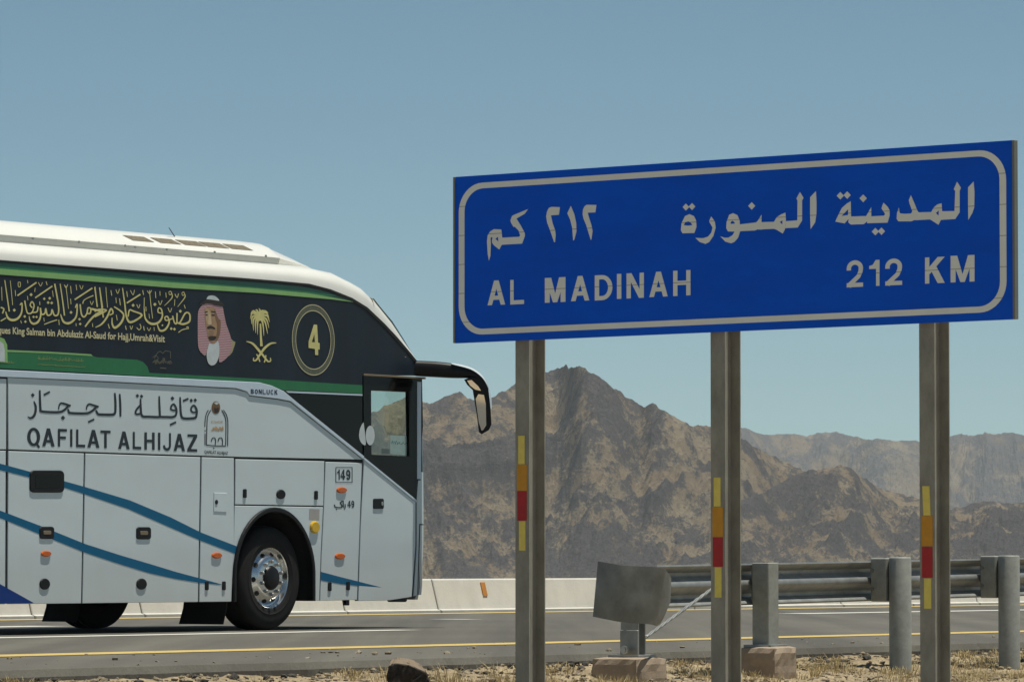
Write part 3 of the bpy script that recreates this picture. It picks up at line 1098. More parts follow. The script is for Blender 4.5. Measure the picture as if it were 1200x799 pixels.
def rail_z(mm):                       # lower edge of the beam: rises gently along the road
    a, b = m_of(784, GN), m_of(1190, GN)
    return 0.335 + (mm - a) / (b - a) * 0.055


wprof = [(-0.030, 0.0), (-0.036, 0.012), (-0.028, 0.025), (0.044, 0.058), (0.048, 0.075), (0.044, 0.092), (-0.030, 0.130), (-0.036, 0.155), (-0.030, 0.180), (0.044, 0.218), (0.048, 0.235), (0.044, 0.252), (-0.028, 0.287), (-0.036, 0.300), (-0.030, 0.312)]
m_start, m_end = m_of(765, GN), m_of(1190, GN) + 40
splice = [m_start, m_of(1020, GN) + 0.05, m_of(1160, GN) + 0.1, m_of(1160, GN) + 4.0, m_end]
for a, b in zip(splice[:-1], splice[1:]):
    vs = []
    st = np.linspace(a, b + 0.14, 6)
    k = splice.index(a)
    for mm in st:
        for (o_, z) in wprof:
            t_in = 0.006 * (mm - a) / (b - a)
            vs.append(road_pt(mm, GN - o_ + t_in, rail_z(mm) + z))
    n0 = len(vs)
    vs += [v + N * 0.003 for v in vs]
    nc = len(wprof)
    fs = grid_faces(6, nc) + [f[::-1] for f in grid_faces(6, nc, n0)]
    for i in range(5):
        for j in (0, nc - 1):
            fs.append([i * nc + j, (i + 1) * nc + j, n0 + (i + 1) * nc + j, n0 + i * nc + j])
    for j in range(nc - 1):
        for i in (0, 5):
            fs.append([i * nc + j, i * nc + j + 1, n0 + i * nc + j + 1, n0 + i * nc + j])
    build('rail', vs, fs, GALV, GR, smooth=True, sharp=50)

# round posts with spacer blocks
for (xp, n_post, top) in ((1055, -19.40, 652.5), (1182.5, -19.40, 650.5)):
    m_p = m_of(xp, n_post)
    c = road_pt(m_p, n_post)
    zt = hit(xp, top, c, Vector((0, 1, 0))).z
    r0 = 0.087
    vs, fs = tube([c + UP * -0.6, c + UP * (zt - 0.012), c + UP * (zt - 0.003), c + UP * zt], [r0, r0, r0 - 0.004, r0 - 0.010], 28)
    p = build('post', vs, fs, PIPE, GR, smooth=True, sharp=40)
    cb = road_pt(m_p - 0.02, n_post - 0.158)
    zb = rail_z(m_p)
    blk = box('spacer_block', cb + UP * (zb + 0.165), D * 0.05, N * 0.070, UP * 0.17, PIPE, GR, 0.008)
    for dz in (0.09, 0.235):
        vs, fs = tube([cb + N * -0.05 + UP * (zb + dz) - D * 0.062, cb + N * -0.05 + UP * (zb + dz) - D * 0.04], 0.016, 6)
        build('bolt', vs, fs, LUG, blk)
for kx in range(1, 9):                                        # further posts down the line
    m_p = m_of(1182.5, -19.4) + 1.71 * kx
    c = road_pt(m_p, -19.40)
    vs, fs = tube([c + UP * -0.6, c + UP * (rail_z(m_p) + 0.33)], [0.087, 0.087], 20)
    build('post', vs, fs, PIPE, GR, smooth=True, sharp=40)
    box('spacer_block', road_pt(m_p - 0.02, -19.558, rail_z(m_p) + 0.165), D * 0.05, N * 0.070, UP * 0.17, PIPE, GR, 0.008)

# square post on a concrete footing
m1 = m_of(897, -19.55)
c1 = road_pt(m1, -19.55)
z_top1, z_ft = hit(897, 659, c1, Vector((0, 1, 0))).z, hit(897, 757, c1, Vector((0, 1, 0))).z
box('post', c1 + UP * ((z_top1 + z_ft) / 2 - 0.02), D * 0.075, N * 0.072, UP * ((z_top1 - z_ft) / 2 + 0.02), PIPE, GR, 0.006)
box('spacer_block', road_pt(m1, -19.634, rail_z(m1) + 0.16), D * 0.05, N * 0.011, UP * 0.15, GALV, GR, 0.006)
box('base_plate', c1 + UP * (z_ft + 0.004), D * 0.12, N * 0.12, UP * 0.010, GALV, GR, 0.002)


def footing(c, half_d, half_n, z0, z1):
    import bmesh
    bm = bmesh.new()
    bmesh.ops.create_cube(bm, size=2)
    bmesh.ops.subdivide_edges(bm, edges=list(bm.edges), cuts=6, use_grid_fill=True)
    vs = []
    for v in bm.verts:
        x, y, z = v.co
        p = c + D * (x * half_d) + N * (y * half_n) + UP * (z0 + (z + 1) / 2 * (z1 - z0))
        k = mnoise.noise(p * 9.0) * 0.010 + mnoise.noise(p * 30.0) * 0.006
        edge = sum(abs(q_) > 0.99 for q_ in (x, y, z))
        p += (D * x + N * y) * (k - 0.012 * (edge > 1)) + UP * (z * (k * 0.6 - 0.010 * (edge > 1)))
        vs.append(p)
    fs = [[v.index for v in f.verts] for f in bm.faces]
    bm.free()
    return build('footing', vs, fs, MATS['footing'], GR)


footing(c1 + N * 0.02, 0.165, 0.165, -0.30, z_ft)
# end post, footing and the flared end plate
c0 = road_pt(m_of(738, -19.5), -19.5)
zc = lambda y: hit(738, y, c0, Vector((0, 1, 0))).z
footing(c0, 0.215, 0.20, -0.36, zc(769.5))
for sgn in (-1, 1):
    box('post', c0 + D * (0.045 * sgn) + N * 0.03 + UP * ((zc(722) + zc(768)) / 2), D * 0.007, N * 0.075, UP * ((zc(722) - zc(768)) / 2 + 0.02), GALV, GR, 0.002)
box('post_web', c0 - N * 0.03 + UP * ((zc(722) + zc(768)) / 2), D * 0.045, N * 0.007, UP * ((zc(722) - zc(768)) / 2 + 0.02), GALV, GR, 0.002)
plate = box('anchor_plate', at(736, 752.5, 35.02) + D * 0.02, N * 0.075, D * 0.012, UP * 0.088, GALV, GR, 0.004)
pb = at(732, 761, 34.98)
vs, fs = tube([pb - D * 0.02, pb + D * 0.03], [0.020, 0.020], 6)
build('bolt', vs, fs, LUG, plate)
vs, fs = tube([pb - D * 0.012, pb + D * 0.0], [0.030, 0.030], 16)
build('washer', vs, fs, LUG, plate)
box('base_plate', c0 + UP * (zc(769.5) + 0.006) + N * 0.02, D * 0.12, N * 0.13, UP * 0.012, GALV, GR, 0.002)
# flared plate: a curved sheet, outline from its corners
zE = zone(680, 630, 4.615)
top_e = curve(zE([(95, 125), (180, 140), (250, 150), (430, 160), (470, 185), (492, 215)]), 5)
bot_e = curve(zE([(68, 425), (150, 442), (230, 455), (370, 466), (430, 465), (487, 345)]), 5)
bot_e = [(a, b) for a, b in bot_e]
nc = len(top_e)
vs = []
rows_ = 9
for r_ in range(rows_):
    t = r_ / (rows_ - 1)
    for j in range(nc):
        x = top_e[j][0] * (1 - t) + bot_e[j][0] * t
        y = top_e[j][1] * (1 - t) + bot_e[j][1] * t
        s = (j / (nc - 1) - 0.45) / 0.55
        Yd = 35.05 + 0.20 * s * s + (0.25 * max(0, s - 0.5))
        p = at(x, y, Yd)
        p += Vector((0, -1, 0)) * (0.012 * mnoise.noise(p * 5.0) + 0.01 * math.sin(t * 3.1))
        vs.append(p)
n0 = len(vs)
vs += [v + Vector((0.001, 0.005, 0)) for v in vs]
fs = grid_faces(rows_, nc) + [f[::-1] for f in grid_faces(rows_, nc, n0)]
for j in range(nc - 1):
    for i in (0, rows_ - 1):
        fs.append([i * nc + j, i * nc + j + 1, n0 + i * nc + j + 1, n0 + i * nc + j])
for i in range(rows_ - 1):
    for j in (0, nc - 1):
        fs.append([i * nc + j, (i + 1) * nc + j, n0 + (i + 1) * nc + j, n0 + i * nc + j])
endp = build('end_plate', vs, fs, GALV2, GR, smooth=True, sharp=50)
# anchor cable from the foot of the end post up to the rail, twisted strands
pa, pb_ = at(757, 746, 35.3), at(838, 687, 36.55)
for s in range(3):
    pts = []
    for i in range(70):
        t = i / 69
        th = t * 26 + s * 2.094
        pts.append(pa.lerp(pb_, t) + Vector((0.006 * math.cos(th), 0.006 * math.sin(th), 0.006 * math.sin(th))))
    vs, fs = tube(pts, 0.0075, 6)
    build('cable_strand', vs, fs, GALV, GR, smooth=True)

# ================================================================== COACH
SIDE0 = at(497, 560, 50.63)
SIDE0.z = 0.0
BUS = empty('coach_bus', SIDE0 - D * 6 - N * 1.25)
tag(BUS, 'white touring coach with black printed window wrap and blue stripes on the road', 'bus')
BL_, BW = 12.0, 2.52


def B(u, v, z):
    return SIDE0 + D * u + N * v + UP * z


def uz(x, y, v=0.0):
    p = hit(x, y, SIDE0 + N * v, N)
    return ((p - SIDE0).dot(D), p.z)


def UZ(pts, v=0.0):
    return [uz(x, y, v) for x, y in pts]


def side(a, b, v):
    return B(a, v, b)


def pr(v):                       # print on the right flank at depth v, given photo pixels
    def f(x, y):
        u, z = uz(x, y)
        return B(u, v, z)
    return f


def pru(v):
    return lambda a, b: B(a, v, b)


REAR = -BL_
Z = lambda x, y: uz(x, y)[1]
zbot = Z(300, 704.5)
zsill_lo, zsill_hi = Z(275, 455), Z(275, 447)
zmid = Z(275, 536.5)
zwin = Z(200, 320)

# wheel arch
wu, wz = uz(321, 677)
WC = (wu, 0.51)
arch_r, arch_in = 0.655, 0.615


def arch(r, a0=0, a1=180, n=26):
    return [(WC[0] + r * math.cos(rad(a0 + (a1 - a0) * i / n)), WC[1] + 0.02 + r * math.sin(rad(a0 + (a1 - a0) * i / n)) * 1.02) for i in range(n + 1)]


RWU = WC[0] - 6.1

# --- flank backing (the frame that shows in the joints)
gask = UZ([(325, 329), (362, 332.5), (387, 339), (412, 349), (430, 360), (450, 379), (465, 395), (482, 415), (489, 424)])
door_u0, door_u1 = uz(425, 540)[0], uz(487.5, 560)[0]
dw0, dw1 = uz(432, 500)[0], uz(481, 500)[0]
dz0, dz1 = Z(455, 537), Z(455, 455)
back_poly = [(REAR, zbot + 0.01), (RWU - 0.6, zbot + 0.01)] + [(RWU - 0.6 + 0.6 * (1 - math.cos(t)), 0.5 + 0.6 * math.sin(t)) for t in np.linspace(0, math.pi, 14)] + [(RWU + 0.6, zbot + 0.01)]
back_poly += [(a, b) for a, b in [(WC[0] - arch_r + 0.02, zbot + 0.01)] + arch(arch_r - 0.02, 180, 0) + [(WC[0] + arch_r - 0.02, zbot + 0.01)]]
back_poly += [(door_u0 + 0.01, zbot + 0.01), (door_u0 + 0.01, Z(425, 436))]
gk = [p for p in gask if p[0] < door_u0][::-1]
back_poly += [(a, b - 0.02) for a, b in gk] + [(REAR, zwin - 0.02)]
slab2('flank_frame', back_poly, side, -0.05, -0.010, SEAL, BUS, 0)

# --- lower body panels


def panel(name, pts, m=WHITE, v1=0.0, ch=0.004, px=True, v0=-0.012, parent=BUS):
    return slab2(name, UZ(pts) if px else pts, side, v0, v1, m, parent, ch)


g = 0.8
belt = lambda x: 527.5 + (x - 10) * 0.0321 if x < 275 else 536.0 + (x - 275) * 0.0226
bot = lambda x: 707.6 - 0.0115 * x
lug1 = panel('luggage_door', [(10, belt(10) + g), (98.6, belt(98) + g), (95.2, bot(95)), (9, bot(9))])
lug2 = panel('luggage_door', [(100.2, belt(100) + g), (235, belt(235) + g), (232.2, bot(232)), (96.8, bot(96))])
ser = panel('service_panel', [(236.6, belt(236) + g), (274.3, belt(274) + g), (274.3, 640), (271.8, 690), (271.2, bot(271)), (233.8, bot(233))])
hatch = panel('wheel_hatch', [(276, 537.8), (380.3, 540.3), (379, 592.4), (275.6, 590.6)])
za = uz(275.2, 592.2)
zb_ = uz(378.8, 594)
wa = [za] + [(uz(274.0, 640)[0], uz(274.0, 640)[1])] + [(WC[0] - arch_r, 0.62)] + [p for p in arch(arch_r, 176, 4)] + [(WC[0] + arch_r, 0.62), (WC[0] + arch_r, zbot + 0.005), uz(374.3, 703.4), uz(376.0, 650)] + [zb_]
wheel_pan = panel('wheel_arch_panel', wa, px=False)
panel('front_sill_panel', [(379.8, 594.5), (381.6, 541), (424.4, 542.2), (418.6, 702.5), (375.2, 703.6), (377, 650)])
front_side = None
for x0, x1 in ((-92, 7.0), (-200, -94), (-330, -202)):
    panel('luggage_door', [(x0, belt(x0) + g), (x1, belt(x1) + g), (x1 - 0.8, bot(x1)), (x0 - 0.8, bot(x0))])
panel('rear_flank_panel', [(REAR, zbot), (RWU - 0.62, zbot), (RWU - 0.62, 0.75), (RWU - 0.3, 1.12), (RWU + 0.3, 1.12), (RWU + 0.62, 0.75), (RWU + 0.62, zbot), (uz(-331, 600)[0], zbot), (uz(-331, 600)[0], zmid), (REAR, zmid)], px=False)
# --- lettering band between belt line and window sill
mid_l = panel('upper_panel', [(9.5, 442.2), (101.5, 446.5), (275.5, 455.5), (289, 459.5), (292.5, 464), (325, 468), (340, 471), (424.5, 538.2), (275, 535.0), (10, 526.3)])
panel('upper_panel', [(REAR, zmid + 0.02), (uz(7.5, 500)[0], zmid + 0.02), (uz(7.5, 500)[0], zsill_lo - 0.01), (REAR, zsill_lo - 0.01)], px=False)
# window sill moulding, proud of the flank so that it shades the band below it
sill = panel('window_sill', [(REAR, zsill_lo - 0.008), uz(101.5, 445.8), uz(275.5, 454.8), uz(288.5, 458.8), uz(292, 463.3), uz(325, 467.2), uz(340, 470.2), uz(425, 538), uz(426, 534.5), uz(347, 471), uz(332, 458.3), uz(318, 452), uz(303, 448), (REAR, zsill_hi + 0.002)], SILL, 0.012, 0.004, px=False)

# --- the wrapped windows
topg = [(REAR, zwin - 0.022)] + [(a, b) for a, b in UZ([(-20, 305.4), (100, 314.4), (200, 323), (275, 328), (325, 332), (360, 335.5), (385, 341.5), (410, 352), (428, 363), (448, 382), (462, 397.2), (478, 415.2), (485, 424)])]
wrap_poly = topg + UZ([(487, 440), (463, 440), (463, 443), (424.5, 440), (424.5, 462)]) + UZ([(332, 457.7), (318, 451.5), (303, 447.6), (276, 446.5)]) + [(REAR, zsill_hi + 0.004)]
wrap = panel('window_wrap', wrap_poly, WRAP, 0.004, 0.003, px=False)
gas = [(REAR, zwin)] + [uz(200, 320), uz(275, 325)] + gask
gasket = []
lowg = [(a, b) for a, b in topg]
panel('roof_gasket', gas + UZ([(485, 424)]) + lowg[::-1][1:], SEAL, 0.010, 0.003, px=False)
panel('quarter_glass', [(335, 459.5), (424.2, 463.5), (424.2, 533), (347.5, 471.5)], GLASSB, 0.006, 0.003)

# prints on the wrap
ZX = lambda x, y: uz(x, y)
gb = Z(100, 326)


def band(name, pts, m, v):
    return decal(name, [UZ(pts)], [], pru(v), m, wrap)


band('green_band', [(-60, 303.2), (0, 307.2), (100, 315.4), (200, 323.8), (300, 330.5), (350, 335), (375, 339.5), (393, 345.5), (420, 355.5), (385, 350.5), (300, 343), (200, 337), (100, 329), (0, 321.5), (-60, 317)], GRN_D, 0.0065)
band('mid_green_band', [(-60, 309), (0, 312.5), (100, 320.8), (200, 329), (300, 336.5), (360, 341.5), (395, 346.5), (385, 347), (300, 341), (200, 334), (100, 326), (0, 318), (-60, 314)], GRN_M, 0.0075)
band('light_green_band', [(-60, 310.5), (0, 314.8), (100, 323), (200, 331), (300, 338), (360, 343.5), (392, 349), (417, 354.3), (385, 350.5), (300, 343.2), (200, 337.2), (100, 329.3), (0, 321.8), (-60, 317)], GRN_L, 0.0085)
gp = [(-60, 409), (-1, 410.5), (8, 411), (60, 413), (106, 416), (112, 418.5), (160, 421.5), (167, 424), (172, 429.5), (174.5, 436.8), (300, 443.5), (424, 451.3), (424, 461), (332, 457), (303, 447.5), (276, 446.6), (100, 436.5), (-60, 428)]
band('green_panel', gp, GRN_P, 0.0065)
band('green_panel_rim', [(-60, 408), (8, 410), (60, 412.2), (106, 415), (108, 417.2), (60, 414.2), (8, 412.2), (-60, 410.5)], GRN_L, 0.0080)
band('silver_line', [(334, 458), (424, 461.8), (424, 463.6), (337, 460)], SILL, 0.0085)
# arched badge at the frame's left edge
band('arched_badge', [(-12, 424), (-12, 402), (-8, 396), (-2, 394.5), (4, 397), (7.5, 404), (8, 425)], GRN_L, 0.0095)
band('arched_badge_centre', [(-10, 422), (-10, 404), (-6, 400), (-1, 399.5), (3, 403), (4.5, 410), (4.5, 424)], CLOTHW, 0.0105)

# calligraphy, drawn as pen strokes
zF, zG = zone(0, 315, 9.4), zone(110, 320, 9.4)
S = []


def pen(z, pts, w, smooth=True):
    p = curve(pts, 4) if smooth and len(pts) > 2 else pts
    ww = w
    ww = [k * 0.86 for k in w] if isinstance(w, list) else w * 0.86
    for s_ in strokes(p, ww):
        S.append(z(s_))


for pts, w_ in [
    ([(45, 125), (70, 300), (95, 470)], [12, 15, 17]), ([(105, 130), (115, 220), (132, 400)], 8),
    ([(55, 470), (80, 540), (130, 565), (190, 545), (230, 480), (234, 380), (212, 400)], [10, 26, 32, 28, 20, 16, 14]),
    ([(185, 295), (395, 150)], 19), ([(380, 320), (570, 190)], 19),
    ([(265, 350), (285, 460), (305, 492), (345, 480), (368, 405), (345, 362), (325, 400), (350, 430)], 17),
    ([(350, 480), (400, 472), (412, 415)], 17),
    ([(435, 430), (440, 520), (410, 585), (360, 605), (325, 575), (313, 520)], [14, 20, 28, 28, 20, 8]),
    ([(437, 430), (452, 500), (488, 488), (497, 440), (515, 510), (556, 498), (566, 450), (592, 512), (632, 500), (636, 400), (595, 165)], 19),
    ([(655, 165), (682, 350), (703, 515)], [12, 16, 18]), ([(718, 185), (732, 300), (747, 440)], 8),
    ([(660, 500), (690, 580), (745, 600), (800, 570), (836, 510), (842, 390), (822, 430)], [10, 26, 30, 26, 20, 16, 14]),
    ([(815, 340), (1010, 212)], 19), ([(905, 385), (915, 350), (960, 320), (1022, 294)], 13),
    ([(875, 390), (890, 500), (920, 530), (950, 490), (962, 432), (992, 440), (985, 490), (945, 490)], 19),
    ([(1128, 475), (1060, 495), (990, 560), (930, 638)], [22, 24, 26, 18]), ([(1000, 442), (1060, 455), (1128, 478)], 26),
    ([(1035, 205), (1065, 420)], [12, 18]), ([(1090, 205), (1122, 430)], [12, 18]),
    ([(0, 425), (35, 442), (20, 492)], 18), ([(0, 575), (60, 540)], 14), ([(480, 612), (550, 585), (622, 562)], 13),
    ([(190, 150), (215, 150), (215, 195), (195, 195), (192, 155)], 9), ([(415, 150), (440, 190), (460, 150)], 8), ([(500, 140), (512, 180)], 9),
    ([(295, 125), (300, 160)], 8), ([(160, 235), (165, 300)], 8), ([(380, 210), (375, 255)], 8), ([(570, 240), (580, 310)], 8), ([(770, 190), (778, 275)], 9),
    ([(830, 175), (838, 235)], 8), ([(870, 180), (890, 225), (908, 185)], 8), ([(700, 175), (720, 210), (740, 172)], 8), ([(985, 355), (1003, 395), (1022, 355)], 8),
    ([(640, 560), (645, 620)], 9), ([(770, 330), (775, 390)], 8), ([(430, 360), (432, 400)], 9), ([(295, 300), (300, 345)], 8), ([(1010, 600), (1015, 640)], 8), ([(220, 570), (230, 600)], 9), ([(830, 600), (832, 632)], 9), ([(475, 540), (480, 580)], 8), ([(10, 200), (15, 350)], 8)]:
    pen(zF, pts, w_)
for x, y, r_ in [(335, 285, 19), (362, 530, 15), (395, 530, 15), (540, 325, 18), (523, 372, 18), (562, 376, 18), (150, 455, 19), (265, 525, 17), (272, 582, 16), (480, 330, 16), (775, 480, 18), (868, 555, 17), (876, 607, 16)]:
    S.append(zF(diamond(x, y, r_)))
for pts, w_ in [
    ([(125, 155), (130, 240), (143, 380)], 8), ([(55, 160), (75, 330), (97, 490)], [12, 16, 18]), ([(5, 150), (30, 370)], [12, 16]),
    ([(0, 420), (60, 400), (132, 410), (60, 450), (0, 480)], [22, 22, 16, 24, 24]),
    ([(10, 598), (80, 560), (140, 480), (180, 392), (204, 440), (165, 462)], [10, 22, 24, 20, 18, 16]),
    ([(215, 370), (290, 420), (322, 470), (290, 550), (225, 602), (195, 560), (193, 490)], [14, 20, 22, 28, 30, 20, 10]),
    ([(370, 480), (385, 408), (430, 420), (522, 465), (400, 542), (352, 480), (332, 330), (308, 165)], [16, 18, 20, 22, 28, 22, 18, 12]),
    ([(355, 330), (505, 235)], 19),
    ([(547, 390), (560, 500), (620, 557), (700, 547), (746, 480), (737, 400), (706, 385), (700, 430), (740, 442)], [12, 20, 30, 28, 20, 18, 16, 16, 14]),
    ([(548, 270), (545, 400)], 9), ([(605, 190), (620, 340), (640, 500)], 9),
    ([(690, 560), (720, 632), (780, 620), (822, 545), (805, 480), (775, 488), (790, 522), (860, 500)], [10, 24, 26, 20, 18, 16, 16, 16]),
    ([(860, 470), (880, 545), (905, 550), (908, 440)], 18),
    ([(905, 540), (940, 545), (1000, 442), (1046, 450), (1046, 530), (980, 562), (922, 550)], [18, 20, 20, 20, 24, 26, 20]),
    ([(815, 215), (835, 200), (850, 220), (832, 240), (818, 222)], 9), ([(850, 225), (852, 275), (770, 360)], [11, 14, 6]),
    ([(960, 225), (978, 208), (992, 228), (975, 248), (962, 230)], 9), ([(992, 230), (994, 270), (915, 372)], [11, 14, 6]),
    ([(925, 655), (965, 625), (1030, 610)], 11), ([(1010, 600), (1028, 590), (1035, 615)], 10),
    ([(180, 190), (190, 250)], 9), ([(235, 180), (255, 225), (275, 175)], 8), ([(275, 280), (285, 355)], 10), ([(355, 200), (362, 262)], 9), ([(395, 190), (425, 240), (440, 185)], 8), ([(530, 190), (540, 240)], 9),
    ([(580, 195), (605, 225), (628, 190)], 9), ([(670, 205), (675, 275)], 9), ([(720, 200), (722, 250)], 8), ([(785, 215), (790, 270)], 9), ([(885, 230), (910, 270), (925, 225)], 9), ([(705, 305), (722, 350), (745, 300)], 9),
    ([(465, 345), (485, 385), (500, 345)], 9), ([(808, 380), (832, 430), (850, 385)], 9), ([(988, 350), (1000, 390)], 9), ([(235, 270), (240, 330)], 8), ([(565, 370), (568, 420)], 9), ([(150, 560), (165, 610)], 10), ([(240, 460), (250, 520)], 9), ([(340, 580), (350, 625)], 10),
    ([(390, 580), (405, 620), (420, 580)], 8), ([(465, 600), (490, 625), (512, 600), (500, 560)], 10), ([(540, 585), (548, 632)], 11), ([(580, 600), (600, 635), (618, 600)], 8), ([(655, 595), (658, 635)], 8), ([(600, 450), (605, 500)], 8), ([(885, 290), (880, 360)], 8)]:
    pen(zG, pts, w_)
for x, y, r_ in [(945, 420, 19), (665, 345, 20), (845, 612, 17), (880, 617, 17), (425, 355, 19), (748, 575, 12)]:
    S.append(zG(diamond(x, y, r_)))
decal('calligraphy', S, [], pr(0.0080), GOLD, wrap)


# small lettering set in the default typeface
def text_mesh(s, bold=0.0):
    c = bpy.data.curves.new('lettering', 'FONT')
    c.body = s
    c.size = 1
    c.offset = bold
    c.fill_mode = 'FRONT'
    c.resolution_u = 3
    o = bpy.data.objects.new('lettering', c)
    COL.objects.link(o)
    dg = bpy.context.evaluated_depsgraph_get()
    me = bpy.data.meshes.new_from_object(o.evaluated_get(dg))
    vs = [tuple(v.co) for v in me.vertices]
    fs = [list(p.vertices) for p in me.polygons]
    bpy.data.objects.remove(o)
    bpy.data.curves.remove(c)
    bpy.data.meshes.remove(me)
    return vs, fs


def text_on(name, s, x0, y0, x1, y1, hpx, place, m, parent, bold=0.02, ref=None):
    """text from (x0,y0) to (x1,y1) along the baseline, capitals hpx tall, in photo pixels"""
    vs, fs = text_mesh(s, bold)
    xs = [v[0] for v in vs]
    a, b = min(xs), max(xs)
    cap = 0.70
    out = []
    for v in vs:
        t = (v[0] - a) / (b - a)
        out.append(place(x0 + (x1 - x0) * t, y0 + (y1 - y0) * t - v[1] / cap * hpx))
    return build(name, out, fs, m, parent)


text_on('small_lettering', 'sques King Salman bin Abdulaziz Al-Saud for Hajj,Umrah&Visit', -6, 390.2, 192.5, 400.8, 7.9, pr(0.0080), GOLD2, wrap, 0.024)['kind'] = 'stuff'
# small emblem lettering in the green panel and beside it
lines_ = []
rng = random.Random(3)
for (xa, xb, yc, hh) in ((43, 97, 419.5, 5.5), (43, 98, 426.8, 1.6), (0, 15, 424, 4)):
    x = xa
    while x < xb:
        wd = rng.uniform(1.2, 4.0)
        y = yc + (x - xa) * 0.06
        lines_ += strokes([(x, y + rng.uniform(-.3, .5) * hh * .4), (x + wd * .5, y + rng.uniform(-.2, .4) * hh), (x + wd, y + rng.uniform(-.5, .2) * hh * .6)], 0.8)
        if rng.random() < 0.5:
            lines_ += strokes([(x, y + hh * .3), (x + .2, y - hh * .5)], 0.7)
        x += wd * 0.85
decal('small_script', lines_, [], pr(0.0080), mat('dull_gold_script', (0.16, 0.24, 0.07), 0.4), wrap)['kind'] = 'stuff'
lines_ = []
for i in range(14):
    x = 178 + i * 1.6
    lines_ += strokes([(x, 425 + rng.uniform(-2, 2)), (x + 1.2, 422 + rng.uniform(-3, 3)), (x + 2, 426 + rng.uniform(-1, 1))], 0.6)
lines_ += strokes([(180, 420), (184, 413), (187, 411.5), (190, 414), (193, 411), (199, 412), (199, 420)], 0.7) + strokes([(187, 431), (194, 431.6)], 0.9) + strokes([(178, 419), (182, 416), (185, 420)], 0.6)
decal('small_emblem', lines_, [], pr(0.0080), mat('faint_gold_emblem', (0.13, 0.125, 0.085), 0.4), wrap)

# palm tree and crossed swords
zH = zone(225, 340, 8.41)
S = [zH(p) for p in strokes(curve([(668, 330), (672, 450), (678, 552)], 4), [16, 20, 26])]
top = (655, 255)
for ax, ay, bx, by in [(600, 205, 572, 235), (590, 225, 568, 285), (590, 260, 582, 335), (600, 290, 600, 400), (620, 310, 622, 425), (640, 320, 640, 440), (690, 320, 702, 450), (712, 310, 738, 430), (725, 285, 752, 375), (730, 250, 758, 315), (720, 220, 752, 270), (705, 205, 745, 225), (665, 205, 652, 178), (635, 200, 618, 195), (680, 205, 705, 200)]:
    for p in strokes(curve([top, (ax, ay), (bx, by)], 5), [26, 17, 3]):
        S.append(zH(p))
S.append(zH(disc((655, 258), 42, 46, 14)))
for pts in ([(530, 505), (590, 525), (650, 590), (700, 650), (740, 700), (768, 695), (765, 665)], [(825, 520), (770, 525), (710, 570), (660, 640), (625, 690), (600, 690), (602, 665)]):
    for p in strokes(curve(pts, 4), [6, 20, 24, 20, 16, 14, 8]):
        S.append(zH(p))
for pts in ([(630, 630), (650, 665), (662, 705)], [(722, 640), (716, 680), (706, 712)]):
    for p in strokes(pts, 12):
        S.append(zH(p))
decal('palm_and_swords', S, [], pr(0.0080), GOLD, wrap)

# numbered roundel
cu, cz = uz(366.5, 398.3)
Rr_ = abs(Z(366.5, 356.8) - Z(366.5, 439.8)) / 2
decal('roundel_ring', [disc((cu, cz), Rr_, Rr_, 64)], [disc((cu, cz), Rr_ * 0.83, Rr_ * 0.83, 64)], pru(0.0072), OLIVE, wrap)
decal('roundel_line', [disc((cu, cz), Rr_, Rr_, 64), disc((cu, cz), Rr_ * 0.84, Rr_ * 0.84, 64)][:1], [disc((cu, cz), Rr_ * 0.978, Rr_ * 0.978, 64)], pru(0.0085), GOLD2, wrap)
decal('roundel_line', [disc((cu, cz), Rr_ * 0.835, Rr_ * 0.835, 64)], [disc((cu, cz), Rr_ * 0.813, Rr_ * 0.813, 64)], pru(0.0085), GOLD2, wrap)
zI = zone(325, 345, 7.99)
decal('roundel_number', [zI([(335, 282), (366, 284), (375, 452), (390, 455), (390, 515), (376, 515), (376, 568), (347, 566), (346, 510), (286, 500), (286, 440)])], [zI([(340, 375), (345, 448), (316, 446)])], pr(0.0085), GOLD, wrap)

